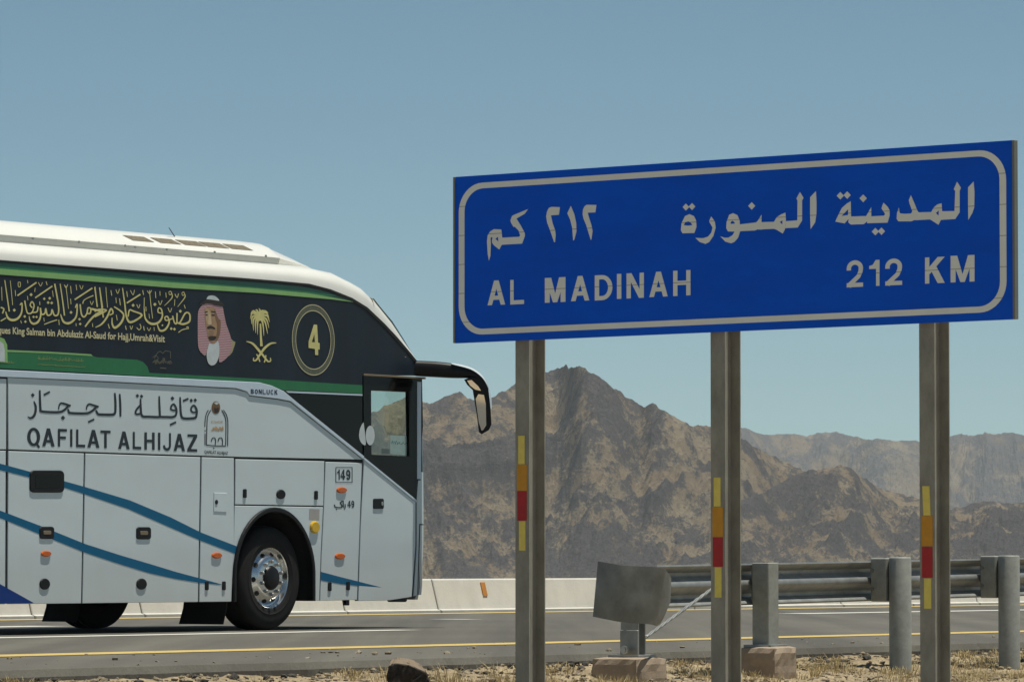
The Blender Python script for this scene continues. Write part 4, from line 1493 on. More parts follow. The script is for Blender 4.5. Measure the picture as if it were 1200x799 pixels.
# printed portrait of a man in a checked head cloth
for nm, pts, m_, v_ in (
    ('cloak', [(330, 430), (400, 500), (422, 512), (405, 570), (385, 620), (340, 640)], mat('print_beige', (0.35, 0.31, 0.17), 0.45), 0.0072),
    ('head_cloth', [(95, 145), (160, 130), (285, 155), (305, 215), (330, 330), (365, 430), (388, 520), (375, 600), (350, 650), (310, 690), (262, 708), (250, 600), (160, 540), (130, 640), (100, 630), (66, 590), (52, 520), (50, 350), (55, 210)], MATS['check'], 0.0080),
    ('robe', [(165, 520), (210, 530), (248, 500), (262, 560), (258, 650), (230, 720), (190, 742), (155, 720), (138, 660), (142, 590)], CLOTHW, 0.0088),
    ('face', [(118, 180), (150, 168), (210, 172), (226, 215), (250, 275), (275, 305), (272, 400), (262, 450), (235, 500), (205, 525), (170, 500), (150, 470), (140, 400), (122, 300)], SKIN, 0.0094),
    ('cheek', [(125, 190), (160, 190), (180, 250), (180, 330), (150, 340), (130, 290)], mat('print_skin_light', (0.46, 0.34, 0.20), 0.45, var=0.15, scale=25), 0.0100),
    ('beard', [(150, 460), (180, 452), (230, 456), (225, 480), (205, 494), (170, 492)], BEARD, 0.0106),
    ('moustache', [(140, 362), (175, 350), (215, 368), (218, 385), (178, 378), (146, 382)], BEARD, 0.0106),
    ('shade', [(215, 180), (228, 215), (250, 275), (275, 305), (272, 400), (262, 450), (235, 500), (222, 480), (236, 420), (240, 340), (222, 280), (214, 230)], mat('print_skin_shade', (0.20, 0.115, 0.065), 0.45, var=0.2, scale=25), 0.0100),
    ('nose', [(158, 240), (170, 240), (184, 318), (180, 338), (152, 338), (150, 322)], mat('print_skin_nose', (0.55, 0.42, 0.27), 0.45), 0.0106),
    ('chin', [(160, 395), (200, 395), (205, 440), (180, 450), (155, 440)], mat('print_chin', (0.27, 0.17, 0.11), 0.45), 0.0100),
    ('brow', [(118, 212), (146, 205), (148, 216), (120, 224)], BEARD, 0.0106), ('brow', [(180, 205), (222, 210), (222, 222), (182, 216)], BEARD, 0.0106),
    ('eye', [(124, 238), (146, 236), (146, 250), (126, 250)], BEARD, 0.0106), ('eye', [(184, 238), (216, 240), (214, 254), (186, 252)], BEARD, 0.0106),
    ('cap_cloth', [(135, 92), (150, 62), (190, 52), (230, 65), (262, 105), (200, 108)], CLOTHW, 0.0088),
    ('head_band', [(72, 128), (110, 100), (150, 90), (230, 102), (282, 112), (300, 135), (300, 160), (230, 150), (160, 132), (110, 138), (72, 148)], BEARD, 0.0106)):
    decal('portrait_' + nm, [zH(curve(pts + pts[:1], 3)[:-1] if nm not in ('eye', 'brow') else pts)], [], pr(v_), m_, wrap)

# --- stripes on the flank (split by the panels they cross, as vinyl is)
s1t = [(-40, 533), (0, 543), (35, 552.5), (75, 563.5), (100, 570.5), (152, 586), (200, 606), (235, 623.5), (280.5, 641)]
s1b = [(-40, 539), (0, 550.5), (35, 559.3), (75, 571), (100, 579), (150, 596), (200, 618), (235, 633), (279.5, 650)]
s2t = [(-40, 584), (0, 598), (47.5, 616), (100, 637.2), (140, 650), (175, 660.3), (205, 669.5), (235, 677.5), (259.5, 684.3)]
s2b = [(-40, 592), (0, 606.5), (47.5, 626), (100, 647.2), (140, 660.5), (175, 671.2), (205, 677.8), (235, 682.6), (259.5, 684.9)]
for t_, b_ in ((s1t, s1b), (s2t, s2b)):
    decal('blue_stripe', [UZ(t_ + b_[::-1])], [], pru(0.0022), STRIPE, BUS)
decal('blue_stripe', [UZ([(375.6, 669.5), (400, 676), (420, 681), (447.5, 688), (420, 686), (400, 684), (375.4, 679.5)])], [], pru(0.0022), STRIPE, BUS)
decal('navy_stripe', [UZ([(-60, 650), (0, 684), (40, 706.4), (0, 707), (-60, 707.6)])], [], pru(0.0022), NAVY, BUS)

# --- company lettering
qz = rowz(20, 450, 9.23, [('Q', 108, 248, 468, 668), ('A', 270, 405, 476, 670), ('F', 440, 538, 482, 673), ('I', 573, 597, 486, 676), ('L', 637, 735, 488, 680), ('A', 758, 890, 492, 684), ('T', 900, 1010, 499, 690)])
qz2 = rowz(140, 455, 8.889, [('A', -16, 105, 446, 629), ('L', 137, 225, 452, 631), ('H', 258, 365, 456, 636), ('I', 400, 424, 460, 641), ('J', 452, 535, 462, 648), ('A', 562, 682, 470, 650), ('Z', 705, 808, 476, 656)])
for rr in (qz, qz2):
    P, H = row(rr, 0.03, 0.25, 0.15, None)
    decal('company_lettering', P, H, pr(0.0025), INK, mid_l)
zJ, zK = zone(20, 450, 9.23), zone(140, 455, 8.889)
S = []
for pts, w_ in (([(180, 185), (200, 240), (195, 310), (170, 355), (140, 366), (112, 350)], [12, 24, 26, 26, 22, 6]),
                ([(448, 272), (455, 228), (475, 206), (520, 215), (578, 236)], [14, 16, 20, 22, 24]), ([(560, 232), (540, 250), (500, 285), (440, 303), (268, 295), (252, 265), (247, 180), (244, 65)], [24, 24, 24, 26, 26, 24, 24, 18]),
                ([(748, 278), (755, 238), (780, 216), (830, 230), (880, 246)], [14, 16, 20, 22, 24]), ([(860, 242), (845, 258), (800, 296), (740, 316), (580, 312), (560, 302), (550, 272)], [24, 24, 24, 26, 26, 24, 20]),
                ([(852, 282), (872, 320), (900, 328), (1020, 330), (1052, 318), (1062, 285), (1062, 180), (1055, 95)], [20, 24, 28, 28, 26, 24, 24, 18]), ([(1108, 105), (1115, 220), (1117, 350)], [18, 24, 20])):
    S += [zJ(p) for p in strokes(curve(pts, 4), w_)]
S += [zJ(p) for p in strokes([(287, 117), (353, 83)], 20) + strokes([(767, 410), (833, 379)], 20) + [diamond(168, 118, 23), diamond(495, 363, 25)]]
decal('company_lettering_arabic', S, [], pr(0.0025), INK, mid_l)
S = []
for pts, w_ in (([(218, 108), (220, 200), (226, 265), (245, 292), (300, 294), (400, 298), (425, 294)], [16, 22, 22, 26, 24, 24, 24]), ([(216, 175), (180, 215), (165, 250), (178, 268), (222, 262)], 20),
                ([(412, 80), (416, 200), (420, 290)], [16, 22, 22]), ([(425, 296), (480, 297), (560, 296), (588, 270), (592, 215), (565, 165), (538, 185), (535, 215), (565, 228), (590, 222)], [24, 24, 24, 22, 20, 20, 18, 18, 18, 16]),
                ([(630, 90), (634, 200), (642, 280), (668, 311), (770, 310), (798, 290), (803, 225), (776, 178), (748, 198), (746, 232), (770, 250), (802, 240)], [16, 22, 22, 26, 26, 24, 22, 20, 18, 18, 18, 16])):
    S += [zK(p) for p in strokes(curve(pts, 4), w_)]
S += [zK(p) for p in strokes([(660, 131), (717, 106)], 20) + strokes([(525, 380), (588, 350)], 20) + [diamond(550, 103, 22), diamond(746, 125, 20), diamond(788, 122, 20), diamond(185, 76, 20), diamond(228, 82, 20)]]
decal('company_lettering_arabic', S, [], pr(0.0025), INK, mid_l)
# company logo: arch lines, roundel, script
S = []
for pts, w_ in (([(905, 590), (912, 330), (925, 270), (950, 225)], 9), ([(890, 590), (890, 470)], 9), ([(888, 400), (892, 320), (905, 260), (925, 225)], 9), ([(1105, 590), (1108, 400), (1105, 320), (1085, 265), (1062, 225)], 9),
                ([(1125, 600), (1128, 400), (1125, 320), (1108, 265), (1080, 225)], 9), ([(905, 590), (1000, 598), (1108, 598)], 11), ([(955, 555), (965, 520), (990, 515), (1000, 545), (995, 590)], 10), ([(1025, 555), (1035, 520), (1062, 515), (1072, 545), (1070, 590)], 10)):
    S += [zK(p) for p in strokes(curve(pts, 3), w_)]
S += [zK(diamond(980, 622, 9)), zK(diamond(890, 440, 9))]
decal('company_logo', S, [], pr(0.0025), INK, mid_l)
decal('company_logo_roundel', [zK(disc((1003, 200), 45, 66, 20))], [], pr(0.0025), mat('bronze_print', (0.16, 0.085, 0.035), 0.4, var=0.4, scale=50), mid_l)
decal('company_logo_cube', [zK([(985, 195), (1005, 210), (1030, 195), (1030, 240), (1005, 256), (985, 240)])], [], pr(0.0035), BEARD, mid_l)
decal('company_logo_cube_top', [zK([(982, 150), (1010, 140), (1035, 155), (1008, 172)])], [], pr(0.0035), CLOTHW, mid_l)
S = []
for i in range(11):
    x = 955 + i * 11
    S += [zK(p) for p in strokes([(x, 350 + rng.uniform(-8, 8)), (x + 8, 345 + rng.uniform(-10, 10))], 7) + strokes([(x, 430 + rng.uniform(-15, 15)), (x + 10, 415 + rng.uniform(-18, 18)), (x + 14, 435 + rng.uniform(-10, 10))], 8)]
decal('company_logo_script', S, [], pr(0.0025), mat('tan_print', (0.45, 0.30, 0.16), 0.4), mid_l)
text_on('company_logo_lettering', 'QAFILAT ALHIJAZ', 239.3, 531.0, 267.0, 532.6, 3.6, pr(0.0025), INK, mid_l, 0.012)
# maker's lettering on the sill
S, H = row([(c, 292.6 + i * 4.63, 292.6 + i * 4.63 + 3.7, 455.8 + i * 0.16, 461.2 + i * 0.16) for i, c in enumerate('BONLUCK')], 0.03, 0.27, 0.2, None)
decal('maker_lettering', S, H, pr(0.0140), mat('navy_print', (0.01, 0.025, 0.08), 0.4), sill)

# fleet number plate and seat count
zL = zone(380, 530, 8.875)
decal('number_frame', [zL([(116, 152), (292, 152), (292, 313), (116, 313)])], [zL([(123, 159), (285, 159), (285, 306), (123, 306)])], pr(0.0025), INK, BUS)
S, H = row([('1', 380 + 132 / 8.875, 380 + 160 / 8.875, 530 + 178 / 8.875, 530 + 282 / 8.875), ('4', 380 + 168 / 8.875, 380 + 217 / 8.875, 530 + 178 / 8.875, 530 + 282 / 8.875), ('9', 380 + 225 / 8.875, 380 + 270 / 8.875, 530 + 178 / 8.875, 530 + 284 / 8.875)], 0.01, 0.34, 0.17, None)
decal('fleet_number', S, H, pr(0.0025), INK, BUS)
S, H = row([('4', 380 + 240 / 8.875, 380 + 275 / 8.875, 530 + 500 / 8.875, 530 + 570 / 8.875), ('9', 380 + 280 / 8.875, 380 + 310 / 8.875, 530 + 500 / 8.875, 530 + 572 / 8.875)], 0.01, 0.3, 0.18, None)
for pts, w_ in (([(215, 535), (216, 570), (205, 588)], 11), ([(196, 500), (197, 572)], 11), ([(192, 505), (165, 520), (180, 545), (180, 568), (160, 572), (125, 570), (108, 560), (105, 540)], 12)):
    S += [zL(p) for p in strokes(curve(pts, 3) if len(pts) > 2 else pts, w_)]
S.append(zL(diamond(126, 588, 9)))
decal('seat_count_lettering', S, H, pr(0.0025), INK, BUS)

# --- fittings on the flank


def fit(name, poly, m, parent, v1=0.010, ch=0.005, v0=-0.005):
    return slab2(name, UZ(poly), side, v0, v1, m, parent, ch)


def orr(x0, y0, x1, y1, r):
    return rrect(x0, y0, x1, y1, r, 4)


h1 = fit('handle', orr(34.5, 551, 74.5, 577, 5), BLACKP, lug1, 0.012, 0.005)
fit('handle_recess', orr(40, 556, 70, 572, 3), GLASSB, h1, 0.0135, 0.002, 0.009)
for pnl, (xc_, yc_) in ((lug1, (54.5, 624)), (lug2, (168, 624.5))):
    k_ = fit('latch', orr(xc_ - 8.5, yc_ - 7.2, xc_ + 8.5, yc_ + 7.2, 3), BLACKP, pnl, 0.010)
    fit('latch_lever', orr(xc_ - 4.5, yc_ - 2.5, xc_ + 4.5, yc_ + 2, 1.2), COPPER, k_, 0.013, 0.002, 0.008)
for pnl, (xc_, yc_) in ((lug1, (52, 684)), (lug2, (165.5, 684))):
    fit('vent_cap', disc((xc_, yc_), 6, 6.6, 18), BLACKP, pnl, 0.012)
for pnl, (xc_, yc_) in ((lug1, (53.5, 648.5)), (ser, (253.7, 650.5)), (BUS, (400, 574)), (BUS, (398, 651.5))):
    lm = fit('marker_lamp', disc((xc_, yc_), 5.9, 3.6, 18), ORANGE, pnl, 0.016, 0.008)
for (xc_, yc_, pnl) in ((242, 686, ser), (262, 686, ser), (286.5, 578, hatch), (370, 580, hatch), (386, 687, BUS), (407.5, 686, BUS)):
    fit('clip', orr(xc_ - 1.8, yc_ - 5.2, xc_ + 1.8, yc_ + 5.2, 1.2), BLACKP, pnl, 0.012, 0.003)
fit('round_lock', disc((328.8, 579), 5.2, 5.6, 18), BLACKP, hatch, 0.012)
flap = fit('fuel_flap', [(250.4, 577), (265.6, 577.6), (265.2, 600), (250, 599.2)], WHITE, ser, 0.006, 0.003)
fit('key_lock', disc((253, 588), 1.7, 2.8, 10), BLACKP, flap, 0.012, 0.002, 0.003)
fit('side_indicator', disc((368.2, 617.5), 5.2, 7.2, 20), YELLOWL, wheel_pan, 0.024, 0.010)
decal('grime_patch', [UZ([(362.5, 596), (374.3, 596.5), (374, 609), (362.2, 608.5)])], [], pru(0.0015), mat('road_grime', (0.36, 0.35, 0.34), 0.7), wheel_pan)
fit('sill_peg', orr(407.5, 702, 411.5, 709, 1), BLACKP, BUS, -0.02, 0.002, -0.06)

# --- wheel arch lip and liner
lip = arch(arch_r + 0.005, 176, 4)[::1]
lip_i = arch(arch_in, 4, 176)
slab2('wheel_arch_lip', [(WC[0] - arch_r - 0.005, zbot)] + lip + [(WC[0] + arch_r + 0.005, zbot), (WC[0] + arch_in, zbot)] + lip_i + [(WC[0] - arch_in, zbot)], side, -0.06, 0.022, BLACKP, BUS, 0.008)
prof_ = [(WC[0] - arch_in - 0.01, zbot - 0.0)] + arch(arch_in + 0.01, 178, 2) + [(WC[0] + arch_in + 0.01, zbot)]
for v_out, nm in ((-0.03, 'wheel_arch_liner'), (-BW + 0.65, 'wheel_arch_liner')):
    vs = [B(a, v_, b) for v_ in (v_out, v_out - 0.62) for a, b in prof_]
    n = len(prof_)
    fs = grid_faces(2, n) + [[n + i for i in range(n)]]
    build(nm, vs, fs, UNDER, BUS)

# --- passenger door with a clear window
dfr = UZ([(425.6, 438.8), (462, 441.0), (487.8, 442.2), (494.3, 443), (495.3, 500), (487.6, 586.5), (426.2, 536.8)])
dwin = rrect(dw0, dz0, dw1, dz1, 0.035, 4)
dwx = UZ([(434.5, 457.5), (478.8, 459.5), (479.5, 534.5), (435, 532.5)])
v_, f_ = union([dfr], [dwx])
door_lo = UZ([(426.6, 538.9), (487.0, 588.0), (486.9, 640), (482.4, 699), (457, 703), (419.9, 703.8), (422.5, 620)])
door = slab2('door', door_lo, side, -0.045, 0.002, WHITE, BUS, 0.004)
nb = len(v_)
vs = [B(a, 0.004, b) for a, b in v_] + [B(a, -0.04, b) for a, b in v_]
fs = [f for f in f_] + [[i + nb for i in f][::-1] for f in f_]
for ring in (dfr, dwx):
    n = len(ring)
    o0 = len(vs)
    vs += [B(a, 0.004, b) for a, b in ring] + [B(a, -0.04, b) for a, b in ring]
    fs += [[o0 + i, o0 + (i + 1) % n, o0 + n + (i + 1) % n, o0 + n + i] for i in range(n)]
dframe = build('door_glazing', vs, fs, GLASSB, door)
wpane = build('door_window', [B(a, -0.015, b) for a, b in dwx], [[0, 1, 2, 3]], GLASS, door)
# labels stuck inside the window
for nm, pts, m_ in (('window_notice', [(457.5, 509.5), (478.5, 511), (478.5, 533.5), (457.5, 531.5)], CLOTHW), ('window_notice', [(447, 525.5), (456.5, 526), (456.5, 532), (447, 531.5)], mat('grey_notice', (0.08, 0.09, 0.09), 0.6))):
    decal(nm, [UZ(pts, -0.03)], [], lambda a, b: B(a, -0.03, b), m_, door)
S = []
for i in range(9):
    S += strokes([(459 + i * 2.1, 519.5 + rng.uniform(-1.5, 1.5)), (460.4 + i * 2.1, 517.5 + rng.uniform(-2, 3))], 0.8)
decal('window_notice_print', S, [], lambda x, y: hit(x, y, B(0, -0.0285, 0), N), GRN_D, door)
slab2('door_diagonal_trim', UZ([(426, 535.5), (487.8, 585.8), (487.8, 588.6), (426, 538.8)]), side, -0.02, 0.010, SILL, door, 0.003)
slab2('door_edge_trim', UZ([(488.6, 447), (493.3, 447.4), (492.8, 561), (488.4, 561)]), side, -0.02, 0.007, SILL, door, 0.003)
slab2('door_header', UZ([(424.5, 438), (497, 442), (497, 444.3), (424.5, 440.3)]), side, -0.02, 0.022, COPPER, door, 0.003)
hd = slab2('door_handle', UZ(orr(437, 584, 449, 596, 1.5)), side, -0.002, 0.012, BLACKP, door, 0.004)
slab2('handle_key', UZ(disc((446.8, 590), 1.2, 2.4, 8)), side, 0.010, 0.016, LUG, hd, 0.001)
fsp = panel('front_side_panel', [(488.9, 562.5), (493.6, 562.5), (493.4, 640), (490.8, 696.3), (484.9, 698.3), (488.7, 640)], v0=-0.012)
slab2('door_seal', UZ([(484, 562), (494, 562), (493.5, 640), (490, 697), (480, 699), (484, 640)]), side, -0.05, -0.013, SEAL, BUS, 0)
decal('lamp_joint', [UZ([(491.3, 613.5), (496, 613.8), (496, 615), (492.3, 615), (490.0, 696.4), (489.0, 696.7)])], [], pru(0.002), SEAL, fsp)
# white swirl sticker across the door joint
zM = zone(380, 400, 5.705)
decal('swirl_sticker', [zM(curve([(258, 540), (262, 570), (268, 620), (272, 690), (245, 680), (228, 640), (232, 590), (246, 555)], 3)), zM(disc((302, 628), 30, 66, 18))], [], pr(0.0092), CLOTHW, BUS)
fit('under_lamp', orr(465, 700.5, 480, 705, 2), BLACKP, BUS, -0.03, 0.004, -0.12)

# --- front corner, windscreen, nose
zt_c = Z(489, 424)
rowsz = [(zbot + 0.05, 0), (zbot + 0.14, 0), (0.9, 0), (1.2, 0), (1.585, 0)]
rowsk = [(1.59, 1), (2.0, 1), (2.4, 1), (Z(495, 444) + 0.0, 1)]


def corner_pt(a, z, left=False):
    r = 0.14
    uc = -0.055 - 0.055 * max(0, (z - 1.3) / 1.2) ** 1.5 - 0.05 * max(0, (0.55 - z) / 0.3)
    u = uc + r * math.sin(a)
    v = -r + r * math.cos(a)
    return B(u, v if not left else -BW - v, z)


for nm, rr, m_ in (('front_corner', rowsz, WHITE), ('front_pillar', rowsk, GLASSB)):
    for left in (False, True):
        A = np.linspace(0, math.pi / 2, 9)
        vs = [corner_pt(a, z, left) for z, _ in rr for a in A]
        build(nm, vs, grid_faces(len(rr), 9), m_, BUS, smooth=True)
sil = UZ([(325, 287.5), (345, 294.5), (375, 305.5), (400, 316), (417, 326), (430, 335), (436, 342), (441, 349.5), (450, 361), (462.5, 377), (475, 397), (489, 420.5)])
u_ws, z_ws = sil[7]


def bulge(s):
    t = (s - BW / 2) / (BW / 2)
    return 0.20 * (1 - t * t)


wsp = [(0.06, 1.25), (0.055, 1.7), (0.03, 2.1), (-0.03, 2.45)] + [(a, b) for a, b in sil[:6:-1]]
vs, cs = [], np.linspace(0.10, BW - 0.10, 17)
for (a, b) in wsp:
    for s in cs:
        vs.append(B(a + bulge(s) * (1 if b < 2.5 else max(0.0, 1 - (b - 2.5) / 0.80)), -s, b - 0.01))
build('windscreen', vs, grid_faces(len(wsp), 17), GLASSW, BUS, smooth=True)
# A-pillars: narrow white posts between gasket and windscreen
for left in (False, True):
    vs = []
    pil_u = np.linspace(u_ws - 0.03, sil[-1][0], 12)
    gu, gz = [a for a, _ in gask], [b for _, b in gask]
    su, sz_ = [a for a, _ in sil], [b for _, b in sil]
    for a in pil_u:
        z0_, z1_ = float(np.interp(a, gu, gz)), float(np.interp(a, su, sz_))
        z1_ = max(z1_, z0_ + 0.005)
        for (t, dv) in ((0, 0.0), (0.5, -0.006), (0.85, -0.03), (1.0, -0.085), (1.0, -0.16)):
            v = dv if not left else -BW - dv
            vs.append(B(a, v, z0_ + (z1_ - z0_) * t))
    build('pillar', vs, grid_faces(12, 5), ROOFW, BUS, smooth=True)
# green tinted windscreen edge
vs = []
for i, (a, b) in enumerate(sil[7:]):
    g_ = min(1.0, 0.15 + i * 0.4)
    vs += [B(a, -0.03, b - 0.004), B(a + 0.045 * g_, -0.06, b + 0.010 * g_), B(a + 0.06 * g_, -0.16, b)]
build('windscreen_seal', vs, grid_faces(len(sil[7:]), 3), mat('green_glass_edge', (0.012, 0.05, 0.035), 0.2), BUS, smooth=True)
# nose below the windscreen
vs = []
zr_ = [zbot, zbot + 0.15, 0.8, 1.0, 1.25]
cs2 = np.linspace(0.12, BW - 0.12, 15)
for b in zr_:
    for s in cs2:
        vs.append(B(0.07 + bulge(s) - 0.05 * (b < zbot + 0.1), -s, b))
build('nose', vs, grid_faces(len(zr_), 15), WHITE, BUS, smooth=True)
# dashboard, steering column side and interior floor, bulkhead behind the driver
box('dashboard', B(-0.28, -BW / 2, 1.18), D * 0.26, N * (BW / 2 - 0.15), UP * 0.12, INTER, BUS, 0.03)
box('cabin_floor', B(-5.9, -BW / 2, 1.24), D * 5.7, N * (BW / 2 - 0.06), UP * 0.03, INTER, BUS, 0)
box('bulkhead', B(-1.8, -BW / 2, 2.15), D * 0.02, N * (BW / 2 - 0.1), UP * 0.9, INTER, BUS, 0)

# --- roof
stu = [REAR, REAR + 0.05, -9, -6, -4.5] + [a for a, _ in sil[:8]]
gz_at = lambda a: float(np.interp(a, [REAR, uz(200, 320)[0], uz(275, 325)[0]] + gu, [zwin, uz(200, 320)[1], uz(275, 325)[1]] + gz))
ZR = 3.625
zt_at = lambda a: ZR if a < uz(330, 300)[0] else min(ZR, float(np.interp(a, su, sz_)))
stu = sorted(stu + [u_ws - 0.3, u_ws - 0.15])
ss = [0, 0.006, 0.018, 0.04, 0.075, 0.13, 0.21, 0.32, 0.5, 0.8]
ss = ss + [BW / 2] + [BW - s for s in ss[::-1]]
vs = []
for a in stu:
    z0_, z1_ = gz_at(a), zt_at(a)
    k_ = max(0.0, min(1.0, (a - (u_ws - 0.9)) / 0.9))
    for s in ss:
        e = min(s, BW - s)
        aa = 0.30 - 0.20 * k_
        gg = (1 - (1 - min(e, aa) / aa) ** 2.4) ** (1 / 2.4)
        zz = z0_ + (z1_ - z0_) * (gg * 0.93 + 0.07 * min(1, e / (BW / 2)))
        vs.append(B(a + 0.0, -s, zz))
fs = grid_faces(len(stu), len(ss)) + [[i for i in range(len(ss))]]
build('roof', vs, fs, ROOFW, BUS, smooth=True, sharp=60)
# seam along the roof shoulder
# roof pod for the air conditioning
pu1 = uz(325, 305, -0.3)[0]
pu2 = uz(392, 312, -0.3)[0]
pprof = [(0.315, 3.570), (0.275, 3.682), (0.282, 3.694), (0.33, 3.730), (0.40, 3.790), (0.50, 3.832), (0.70, 3.858), (BW / 2, 3.866)]
pfull = pprof + [(BW - s, z) for s, z in pprof[-2::-1]]
stp = [REAR + 0.6, -8, -5, -3.5, pu1 - 0.12, pu1 - 0.03, pu1]
vs = []
for a in stp:
    dz = 0.0 if a < pu1 - 0.05 else (0.006 if a < pu1 else 0.012)
    for s, z in pfull:
        lo_ = 3.59
        vs.append(B(a, -s, lo_ + (z - lo_) * (1 - dz * 3)))
pod = build('roof_pod', vs, grid_faces(len(stp), len(pfull)) + [list(range(len(pfull))), [(len(stp) - 1) * len(pfull) + i for i in range(len(pfull))][::-1]], ROOFW, BUS, smooth=True, sharp=35)
# lower flank of the pod, a grey sheet over the roof white
vs = [B(a, -s, z) for a in (REAR + 0.62, pu1 - 0.01) for s, z in ((0.311, 3.572), (0.2715, 3.680))]
build('pod_flank', vs, [[0, 1, 3, 2]], PODG, pod)
# pod fairing running out to the front of the roof
vs = []
stf = np.linspace(pu1 + 0.006, pu2 + 0.25, 8)
for i, a in enumerate(stf):
    t = i / 7
    for s, z in pfull:
        e = min(s, BW - s)
        base_z = gz_at(a) + (zt_at(a) - gz_at(a)) * 0.9
        full = 3.59 + (z - 3.59) * 0.93
        lowz = base_z - 0.03 + (z - 3.59) * 0.1
        vs.append(B(a, -s - (0.10 * t if s < BW / 2 else -0.10 * t), full * (1 - t) ** 1.3 + lowz * (1 - (1 - t) ** 1.3)))
build('pod_fairing', vs, grid_faces(8, len(pfull)), ROOFW, pod, smooth=True, sharp=50)
# louvred vents on the pod's shoulder
for i, xv in enumerate((153, 185, 214, 241, 269)):
    ua, ub = uz(xv + 2, 280, -0.36)[0], uz(xv + 27, 284, -0.36)[0]
    sh = 0.12
    vs = []
    for t, off in ((0.12, 0.003), (0.92, 0.003)):
        s_ = 0.33 + (0.40 - 0.33) * t
        z_ = 3.730 + (3.790 - 3.730) * t
        sk = -sh * t
        vs += [B(ua + sk, -s_ + 0.002, z_ + off), B(ub + sk, -s_ + 0.002, z_ + off)]
    vt = build('vent', vs, [[0, 1, 3, 2]], mat('vent_mesh_brown', (0.15, 0.125, 0.085), 0.8, var=0.3, scale=30), pod)
vs, fs = tube([B(uz(207, 277, -0.5)[0], -0.5, 3.80), at(198, 267, 47.9)], [0.006, 0.004], 6)
build('antenna', vs, fs, BLACKP, pod)
for xs_, ys_ in ((38, 279.5), (92, 283.5), (146, 288), (158, 289.5), (195, 292.5), (251, 295.5), (311, 300)):
    p = hit(xs_, ys_, B(0, -0.276, 0), N)
    vs, fs = tube([p, p + N * 0.012], 0.011, 8)
    build('screw', vs, fs, LUG, pod)

# --- left flank, rear, underbody
lp = [(REAR, zbot), (-0.08, zbot), (-0.08, 1.3), (-1.25, 1.45), (-1.25, Z(435, 356) - 0.05), (-2.4, zwin), (REAR, zwin)]
vs = [B(a, -BW, b) for a, b in lp] + [B(a, -BW + 0.04, b) for a, b in lp]
n = len(lp)
tv, tf = union([lp])
vs2 = [B(a, -BW, b) for a, b in tv]
build('left_flank', vs2, tf, WHITE, BUS)
build('left_windows', [B(REAR + 0.3, -BW - 0.006, zsill_hi), B(-1.6, -BW - 0.006, zsill_hi), B(-1.6, -BW - 0.006, zwin - 0.35), B(-2.4, -BW - 0.006, zwin - 0.03), B(REAR + 0.3, -BW - 0.006, zwin - 0.03)], [[0, 1, 2, 3, 4]], WRAP, BUS)
build('rear_wall', [B(REAR, 0, zbot), B(REAR, -BW, zbot), B(REAR, -BW, zwin), B(REAR, -0.0, zwin)], [[0, 1, 2, 3]], WHITE, BUS)
wl_, wr_ = WC[0] - 0.7, WC[0] + 0.66
for (a, b, w0, w1) in ((REAR + 0.02, RWU - 0.7, 0.06, BW - 0.03), (RWU + 0.7, wl_, 0.06, BW - 0.03), (wr_, -0.05, 0.06, BW - 0.03), (wl_ - 0.01, wr_ + 0.01, 0.66, BW - 0.66)):
    box('underbody', B((a + b) / 2, -(w0 + w1) / 2, 0.55), D * ((b - a) / 2), N * ((w1 - w0) / 2), UP * 0.22, UNDER, BUS, 0)

# --- mud flaps
for (x0, x1, yb) in ((211, 263.5, 731.0), (50.5, 92, 728)):
    pf = hit((x0 + x1) / 2, yb, B(WC[0] - 0.70, 0, 0), D)
    vr = (hit(x1, yb, B(WC[0] - 0.70, 0, 0), D) - SIDE0).dot(N)
    vl = (hit(x0, yb, B(WC[0] - 0.70, 0, 0), D) - SIDE0).dot(N)
    zl = pf.z
    us = WC[0] - 0.70
    vs = [B(us + 0.05, vl + 0.04, 0.5), B(us + 0.05, vr, 0.5), B(us + 0.02, vl + 0.02, 0.22), B(us + 0.02, vr, 0.22), B(us - 0.02, vl, zl), B(us - 0.02, vr - 0.01, zl)]
    vs += [v + D * 0.012 for v in vs]
    build('mud_flap', vs, [[0, 1, 3, 2], [2, 3, 5, 4], [6, 8, 9, 7], [8, 10, 11, 9], [4, 5, 11, 10], [0, 2, 8, 6], [2, 4, 10, 8], [1, 7, 9, 3], [3, 9, 11, 5]], UNDER, BUS)


# --- wheels


def lathe(name, prof2, c, sgn, m, parent, n=48, smooth=True):
    """prof2: (radius, v) with v measured outward; axis across the bus"""
    vs = []
    for i in range(n):
        a = 2 * math.pi * i / n
        for r, v in prof2:
            vs.append(c + D * (r * math.cos(a)) + UP * (r * math.sin(a)) + N * (v * sgn))
    k = len(prof2)
    fs = []
    for i in range(n):
        for j in range(k - 1):
            i2 = (i + 1) % n
            fs.append([i * k + j, i2 * k + j, i2 * k + j + 1, i * k + j + 1])
    return build(name, vs, fs, m, parent, smooth=smooth, sharp=38)


